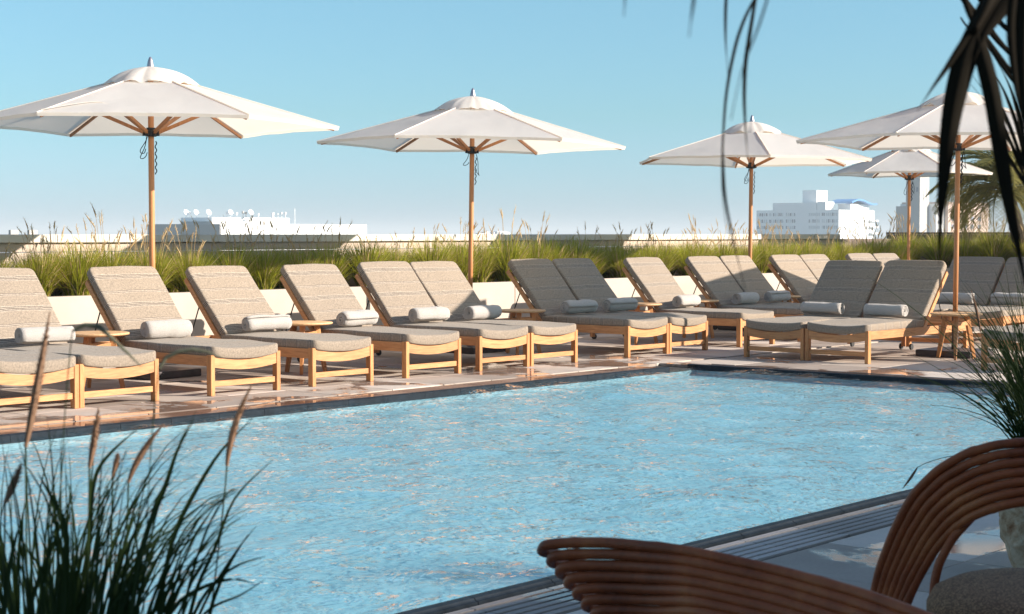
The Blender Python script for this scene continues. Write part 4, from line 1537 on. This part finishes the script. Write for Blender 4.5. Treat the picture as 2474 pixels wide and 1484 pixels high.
# two arching nodding plumes
for pl_ in ([(175, 800), (205, 785), (240, 790), (275, 822), (310, 855), (340, 885)], [(385, 890), (400, 865), (430, 850), (465, 845), (500, 850), (535, 865)]):
    P_ = [at(x, y, 2.45) for x, y in pl_]
    q = []
    for a, b_ in zip(P_[:-1], P_[1:]): q += [a.lerp(b_, t/3) for t in range(3)]
    q.append(P_[-1])
    mb = MB(); plume_mb(mb, [loc(p) for p in q], 0.0038, r5, 130); mb.build('plume', M_gplume, fg)
    st = at(pl_[0][0]-60, 1900, 2.6); st.z = 0.33
    if pl_[0][0] > 300: st = at(330, 1900, 2.6); st.z = 0.33
    mb = MB(); mb.tube([loc(p) for p in bez(st, at(pl_[0][0]-40, 1100, 2.5), P_[0], 14)], 0.0009, 5); mb.build('stem', M_dgrass, fg)
lp = empty('low_planter', cw(-0.85, 3.0, 0)); tag(lp, 'low planter below the bottom left corner that holds the near grass', 'planter')
m = MB(); m.box(-0.55, 0.55, -0.3, 0.3, 0, 0.34); m.build('trough', M_pot, lp, bevel=0.02, rot=(0, 0, -YAW))

# ------------------------------------------------------------------ stone pot with tall grass at the right
pc = Vector((6.62, 2.80, 0))
gp_ = empty('stone_pot', pc); tag(gp_, 'weathered pale stone pot with carved rings behind the rattan chair', 'pot')
m = MB()
prof = [(0.0, 0.0), (0.15, 0.0), (0.155, 0.02), (0.185, 0.10), (0.20, 0.22), (0.205, 0.33), (0.215, 0.40), (0.235, 0.43), (0.235, 0.455), (0.205, 0.455), (0.19, 0.41), (0.0, 0.40)]
m.lathe(prof, 72)
pm = m.mesh('pot_body', M_pot, smooth=True)
bmm = bmesh.new(); bmm.from_mesh(pm)
bmesh.ops.subdivide_edges(bmm, edges=[e for e in bmm.edges if abs(e.verts[0].co.z-e.verts[1].co.z) > 0.05], cuts=7, use_grid_fill=True)
for v_ in bmm.verts:
    if 0.02 < v_.co.z < 0.40 and v_.co.xy.length > 0.14:
        a = math.atan2(v_.co.y, v_.co.x); best = 9
        for k in range(7):
            da = (a-k*2*math.pi/7+math.pi) % (2*math.pi)-math.pi
            d = math.hypot(da*0.2, (v_.co.z-0.21))
            best = min(best, d)
        rel = 0.018*math.exp(-((best-0.075)/0.012)**2)+0.014*math.exp(-((best-0.035)/0.010)**2)
        nrm = Vector((math.cos(a), math.sin(a), 0)); v_.co += nrm*(rel+0.003*noise.noise(v_.co*18))
bmm.to_mesh(pm); bmm.free()
link('pot_body', pm, gp_)
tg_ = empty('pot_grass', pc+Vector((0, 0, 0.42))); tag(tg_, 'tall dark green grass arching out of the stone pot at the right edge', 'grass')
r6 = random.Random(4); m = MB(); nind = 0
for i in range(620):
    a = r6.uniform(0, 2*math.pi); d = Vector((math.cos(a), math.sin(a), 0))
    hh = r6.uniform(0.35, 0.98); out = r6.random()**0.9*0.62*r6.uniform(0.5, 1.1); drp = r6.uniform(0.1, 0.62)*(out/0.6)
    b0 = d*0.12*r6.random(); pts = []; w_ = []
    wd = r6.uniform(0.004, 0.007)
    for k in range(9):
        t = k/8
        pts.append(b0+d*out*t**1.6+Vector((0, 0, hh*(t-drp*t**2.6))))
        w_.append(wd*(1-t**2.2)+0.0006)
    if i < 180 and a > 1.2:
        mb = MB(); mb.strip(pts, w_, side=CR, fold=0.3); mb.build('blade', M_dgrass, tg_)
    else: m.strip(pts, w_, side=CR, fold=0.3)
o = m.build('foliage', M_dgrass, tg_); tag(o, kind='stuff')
for pl_, rad in (([(2292, 1080), (2215, 1130), (2180, 1180)], 0.004), ([(2395, 900), (2368, 800), (2345, 700)], 0.0045)):
    P_ = [at(x, y, 6.7) for x, y in pl_]; st = [p-tg_.location for p in bez(pc+Vector((0, 0, 0.5)), P_[0], P_[1], 12)]
    mb = MB(); mb.tube(st, 0.0014, 5); mb.build('stem', M_dgrass, tg_)
    mb = MB(); plume_mb(mb, [p-tg_.location for p in bez(P_[1], (P_[1]+P_[2])/2+CR*0.005, P_[2], 9)], rad*1.8, r6, 160); mb.build('plume', M_plume, tg_)


# ------------------------------------------------------------------ rattan chairs
def smooth_path(P_, per=8, it=3):
    q = []
    for a, b_ in zip(P_[:-1], P_[1:]): q += [a.lerp(b_, t/per) for t in range(per)]
    q.append(P_[-1])
    for _ in range(it*per//2): q = [q[0]]+[(q[i-1]+q[i]*2+q[i+1])/4 for i in range(1, len(q)-1)]+[q[-1]]
    return q


# near chair: bundle of canes sweeping round its low back
c1 = empty('rattan_chair', cw(0.62, 3.35, 0)); tag(c1, 'rattan armchair in front at the bottom, its fan of canes sweeping down to the right', 'armchair', None)
c1l = Vector(c1.location)
NS = 11
for s in range(NS):
    f = s/(NS-1)
    # left end of each cane sits lower and further right
    lx_, ly_ = 1300+s*21, 1330+s*26.5
    d0 = 3.86-0.012*s
    rad = 0.0125
    z0 = at(lx_, ly_, d0)
    P_ = []
    # hidden return behind, running down to the foot
    P_.append(cw(0.42+0.01*s, 4.25, 0.0))
    P_.append(at(lx_+240, ly_+210, d0+0.36))
    P_.append(at(lx_+120, ly_+34, d0+0.16))
    P_.append(at(lx_+45, ly_+9, d0+0.08))
    P_.append(at(lx_+8, ly_+3, d0+0.035))
    P_.append(at(lx_+14, ly_-13, d0-0.01))
    P_.append(at(lx_+70, ly_-19+s*0.6, d0-0.03))
    P_.append(at(lx_+180-s*2, ly_-19+s*1.3, d0-0.09))
    P_.append(at(1650+s*4, 1329+s*24.2, d0-0.22))
    P_.append(at(1880+s*2, 1379+s*24.5, d0-0.36))
    P_.append(at(2090, 1437+s*26, d0-0.52))
    P_.append(at(2260, 1500+s*28, d0-0.68))
    P_.append(at(2420, 1580+s*32, d0-0.86))
    q = smooth_path(P_, 6, 1)
    mb = MB(); mb.tube([p-c1l for p in q], cane_rad(len(q), rad, s), 12); mb.build('cane', M_rattan, c1, smooth=True)
mb = MB(); mb.lathe([(0, 0.30), (0.26, 0.30), (0.30, 0.33), (0.30, 0.37), (0.27, 0.40), (0, 0.41)], 40, (0, 0, 0)); mb.build('seat_cushion', M_tweed, c1, smooth=True)
for a in range(4):
    q = Vector((0.24*math.cos(a*1.57+0.6), 0.24*math.sin(a*1.57+0.6), 0))
    mb = MB(); mb.tube([q*1.15, q+Vector((0, 0, 0.30))], 0.014, 10); mb.build('leg', M_rattan, c1, smooth=True)

# second chair: canes arching up and over, round tweed cushion
c2 = empty('rattan_chair', cw(1.36, 4.2, 0)); tag(c2, 'rattan armchair at the right edge, canes arching over a round brown tweed cushion', 'armchair', None)
c2l = Vector(c2.location)
outer = [(2096, 1560), (2108, 1450), (2124, 1375), (2160, 1280), (2205, 1195), (2265, 1135), (2335, 1095), (2405, 1075), (2480, 1068), (2560, 1078), (2640, 1115), (2705, 1180), (2750, 1270), (2775, 1380), (2790, 1600)]
inner = [(2180, 1590), (2178, 1480), (2215, 1400), (2262, 1320), (2305, 1275), (2345, 1248), (2390, 1230), (2435, 1218), (2480, 1210), (2550, 1225), (2600, 1260), (2640, 1310), (2665, 1380), (2680, 1450), (2690, 1620)]
NS = 7
for s in range(NS):
    f = s/(NS-1); P_ = []
    for i, ((xo, yo), (xi, yi)) in enumerate(zip(outer, inner)):
        dp = 4.42-0.05*f - 0.12*math.cos(math.pi*(i-8)/8)
        P_.append(at(xo+(xi-xo)*f, yo+(yi-yo)*f, dp))
    P_[0] = P_[1].copy(); P_[0].z = 0.01; P_[-1] = P_[-2].copy(); P_[-1].z = 0.01
    q = smooth_path(P_, 5, 1)
    mb = MB(); mb.tube([p-c2l for p in q], cane_rad(len(q), 0.0125, s+20), 12); mb.build('cane', M_rattan, c2, smooth=True)
for pl_ in ([(2345, 1252), (2300, 1300), (2268, 1360), (2256, 1410), (2252, 1500)], [(2560, 1252), (2610, 1320), (2640, 1420), (2645, 1500)]):
    P_ = [at(x, y, 4.36) for x, y in pl_]; P_.append(Vector((P_[-1].x, P_[-1].y, 0.2)))
    mb = MB(); mb.tube([p-c2l for p in smooth_path(P_, 5, 1)], 0.0115, 10); mb.build('strut', M_rattan, c2, smooth=True)
cc = cw(1.34, 4.12, 0)-c2l
mb = MB(); prof = [(0, 0.40), (0.24, 0.40), (0.285, 0.412), (0.305, 0.44), (0.305, 0.475), (0.29, 0.505), (0.25, 0.525), (0.15, 0.535), (0, 0.538)]
mb.lathe(prof, 56, cc); mb.build('seat_cushion', M_tweed, c2, smooth=True)
mb = MB(); mb.lathe([(0, 0.36), (0.29, 0.36), (0.30, 0.38), (0.29, 0.398), (0, 0.398)], 40, cc); mb.build('seat_ring', M_rattan, c2, smooth=True)
for a in range(4):
    q = Vector((0.25*math.cos(a*1.57+0.4), 0.25*math.sin(a*1.57+0.4), 0))
    mb = MB(); mb.tube([cc+q*1.1, cc+q+Vector((0, 0, 0.37))], 0.014, 10); mb.build('leg', M_rattan, c2, smooth=True)


# ------------------------------------------------------------------ near palm whose leaves hang into the picture
np_ = empty('near_palm', cw(1.75, 2.3, 0)); tag(np_, 'close dark palm whose blurred leaves hang into the top right of the picture', 'palm tree')
nl = Vector(np_.location)
m = MB(); m.tube([Vector((0, 0, 0)), cw(0.03, 0.0, 1.2), cw(0.0, 0.02, 2.5)], [0.10, 0.085, 0.07], 14); m.build('trunk', M_bark, np_, smooth=True)
crown = cw(0, 0.02, 2.5)


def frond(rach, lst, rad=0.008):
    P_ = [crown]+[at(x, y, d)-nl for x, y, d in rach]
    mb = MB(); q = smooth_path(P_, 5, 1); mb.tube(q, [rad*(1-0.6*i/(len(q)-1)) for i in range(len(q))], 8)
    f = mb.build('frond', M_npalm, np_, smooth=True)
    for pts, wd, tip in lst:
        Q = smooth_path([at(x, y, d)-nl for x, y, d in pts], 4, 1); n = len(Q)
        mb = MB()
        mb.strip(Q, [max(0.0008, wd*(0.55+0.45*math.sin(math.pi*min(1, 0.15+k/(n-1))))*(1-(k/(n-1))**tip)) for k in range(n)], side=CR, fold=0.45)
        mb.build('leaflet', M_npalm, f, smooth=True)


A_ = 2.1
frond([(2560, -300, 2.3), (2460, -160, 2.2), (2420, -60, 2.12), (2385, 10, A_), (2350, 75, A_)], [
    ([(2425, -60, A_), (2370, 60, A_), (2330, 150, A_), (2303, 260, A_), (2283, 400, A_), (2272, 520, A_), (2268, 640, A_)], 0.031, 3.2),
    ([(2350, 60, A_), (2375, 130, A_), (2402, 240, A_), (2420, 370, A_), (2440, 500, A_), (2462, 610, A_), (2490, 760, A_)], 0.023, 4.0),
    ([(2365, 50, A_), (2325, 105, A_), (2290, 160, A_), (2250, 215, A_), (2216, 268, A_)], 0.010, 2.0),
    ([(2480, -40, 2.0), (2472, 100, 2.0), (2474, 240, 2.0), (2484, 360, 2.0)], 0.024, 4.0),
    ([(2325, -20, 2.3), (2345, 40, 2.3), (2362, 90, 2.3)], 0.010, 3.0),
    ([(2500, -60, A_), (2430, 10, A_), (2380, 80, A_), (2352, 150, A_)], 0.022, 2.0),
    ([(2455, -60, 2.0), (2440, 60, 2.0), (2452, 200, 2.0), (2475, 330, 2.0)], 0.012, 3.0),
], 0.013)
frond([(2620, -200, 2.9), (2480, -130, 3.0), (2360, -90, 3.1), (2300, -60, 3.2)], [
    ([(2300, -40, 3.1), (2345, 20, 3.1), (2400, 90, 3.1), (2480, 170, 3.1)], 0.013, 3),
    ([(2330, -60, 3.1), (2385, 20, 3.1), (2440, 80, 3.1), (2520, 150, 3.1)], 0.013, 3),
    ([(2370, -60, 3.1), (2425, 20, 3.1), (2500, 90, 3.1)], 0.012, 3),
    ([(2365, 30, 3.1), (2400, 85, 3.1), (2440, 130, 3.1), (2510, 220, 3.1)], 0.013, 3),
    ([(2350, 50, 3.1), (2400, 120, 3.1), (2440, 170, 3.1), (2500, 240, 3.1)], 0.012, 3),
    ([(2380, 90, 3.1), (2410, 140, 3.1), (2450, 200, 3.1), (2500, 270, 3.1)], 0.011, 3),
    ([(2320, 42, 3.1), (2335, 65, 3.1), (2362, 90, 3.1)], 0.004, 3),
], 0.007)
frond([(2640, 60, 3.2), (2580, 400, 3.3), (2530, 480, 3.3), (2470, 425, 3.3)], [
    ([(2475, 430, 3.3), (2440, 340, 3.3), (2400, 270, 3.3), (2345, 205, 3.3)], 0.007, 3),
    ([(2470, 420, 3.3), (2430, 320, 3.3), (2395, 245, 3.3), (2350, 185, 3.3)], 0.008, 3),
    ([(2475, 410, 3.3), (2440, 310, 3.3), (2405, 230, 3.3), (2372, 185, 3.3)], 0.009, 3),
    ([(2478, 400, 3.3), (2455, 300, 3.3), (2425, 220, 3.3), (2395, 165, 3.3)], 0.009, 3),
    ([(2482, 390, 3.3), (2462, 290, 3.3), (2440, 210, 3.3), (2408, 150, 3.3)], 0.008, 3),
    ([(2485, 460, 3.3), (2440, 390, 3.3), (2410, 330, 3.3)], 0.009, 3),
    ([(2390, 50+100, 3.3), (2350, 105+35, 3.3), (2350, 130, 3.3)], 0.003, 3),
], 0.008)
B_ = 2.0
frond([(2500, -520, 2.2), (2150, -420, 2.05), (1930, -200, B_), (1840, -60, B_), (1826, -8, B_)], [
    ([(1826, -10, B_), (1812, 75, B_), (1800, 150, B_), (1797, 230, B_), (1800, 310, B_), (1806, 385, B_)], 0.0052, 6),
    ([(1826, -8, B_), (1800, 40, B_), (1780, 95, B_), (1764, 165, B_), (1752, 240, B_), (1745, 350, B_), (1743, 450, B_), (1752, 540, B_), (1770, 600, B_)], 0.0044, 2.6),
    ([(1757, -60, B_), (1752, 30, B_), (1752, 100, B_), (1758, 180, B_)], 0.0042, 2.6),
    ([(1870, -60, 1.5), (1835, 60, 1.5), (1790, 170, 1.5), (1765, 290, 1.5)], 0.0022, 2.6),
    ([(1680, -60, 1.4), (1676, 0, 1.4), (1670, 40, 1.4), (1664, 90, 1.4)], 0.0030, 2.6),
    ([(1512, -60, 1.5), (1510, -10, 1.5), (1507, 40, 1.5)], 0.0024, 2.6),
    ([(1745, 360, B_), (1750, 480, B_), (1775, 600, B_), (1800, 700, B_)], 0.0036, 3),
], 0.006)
m = MB(); m.lathe([(0, 0), (0.2, 0), (0.26, 0.4), (0.27, 0.44), (0.24, 0.44), (0.22, 0.38), (0, 0.38)], 32, (0, 0, 0)); m.build('pot', M_pot, np_, smooth=True)

# ------------------------------------------------------------------ air
hz = MB(); hz.box(-16000, 16000, -16000, 16000, -23, 24)
hm = bpy.data.materials.new('haze'); hm.use_nodes = True
ht = hm.node_tree; ht.nodes.remove(ht.nodes['Principled BSDF'])
pv = ht.nodes.new('ShaderNodeVolumePrincipled'); pv.inputs['Density'].default_value = 0.00045
pv.inputs['Color'].default_value = (0.84, 0.90, 0.95, 1)
ht.links.new(pv.outputs[0], ht.nodes['Material Output'].inputs['Volume'])
tag(hz.build('haze', hm), kind='stuff')
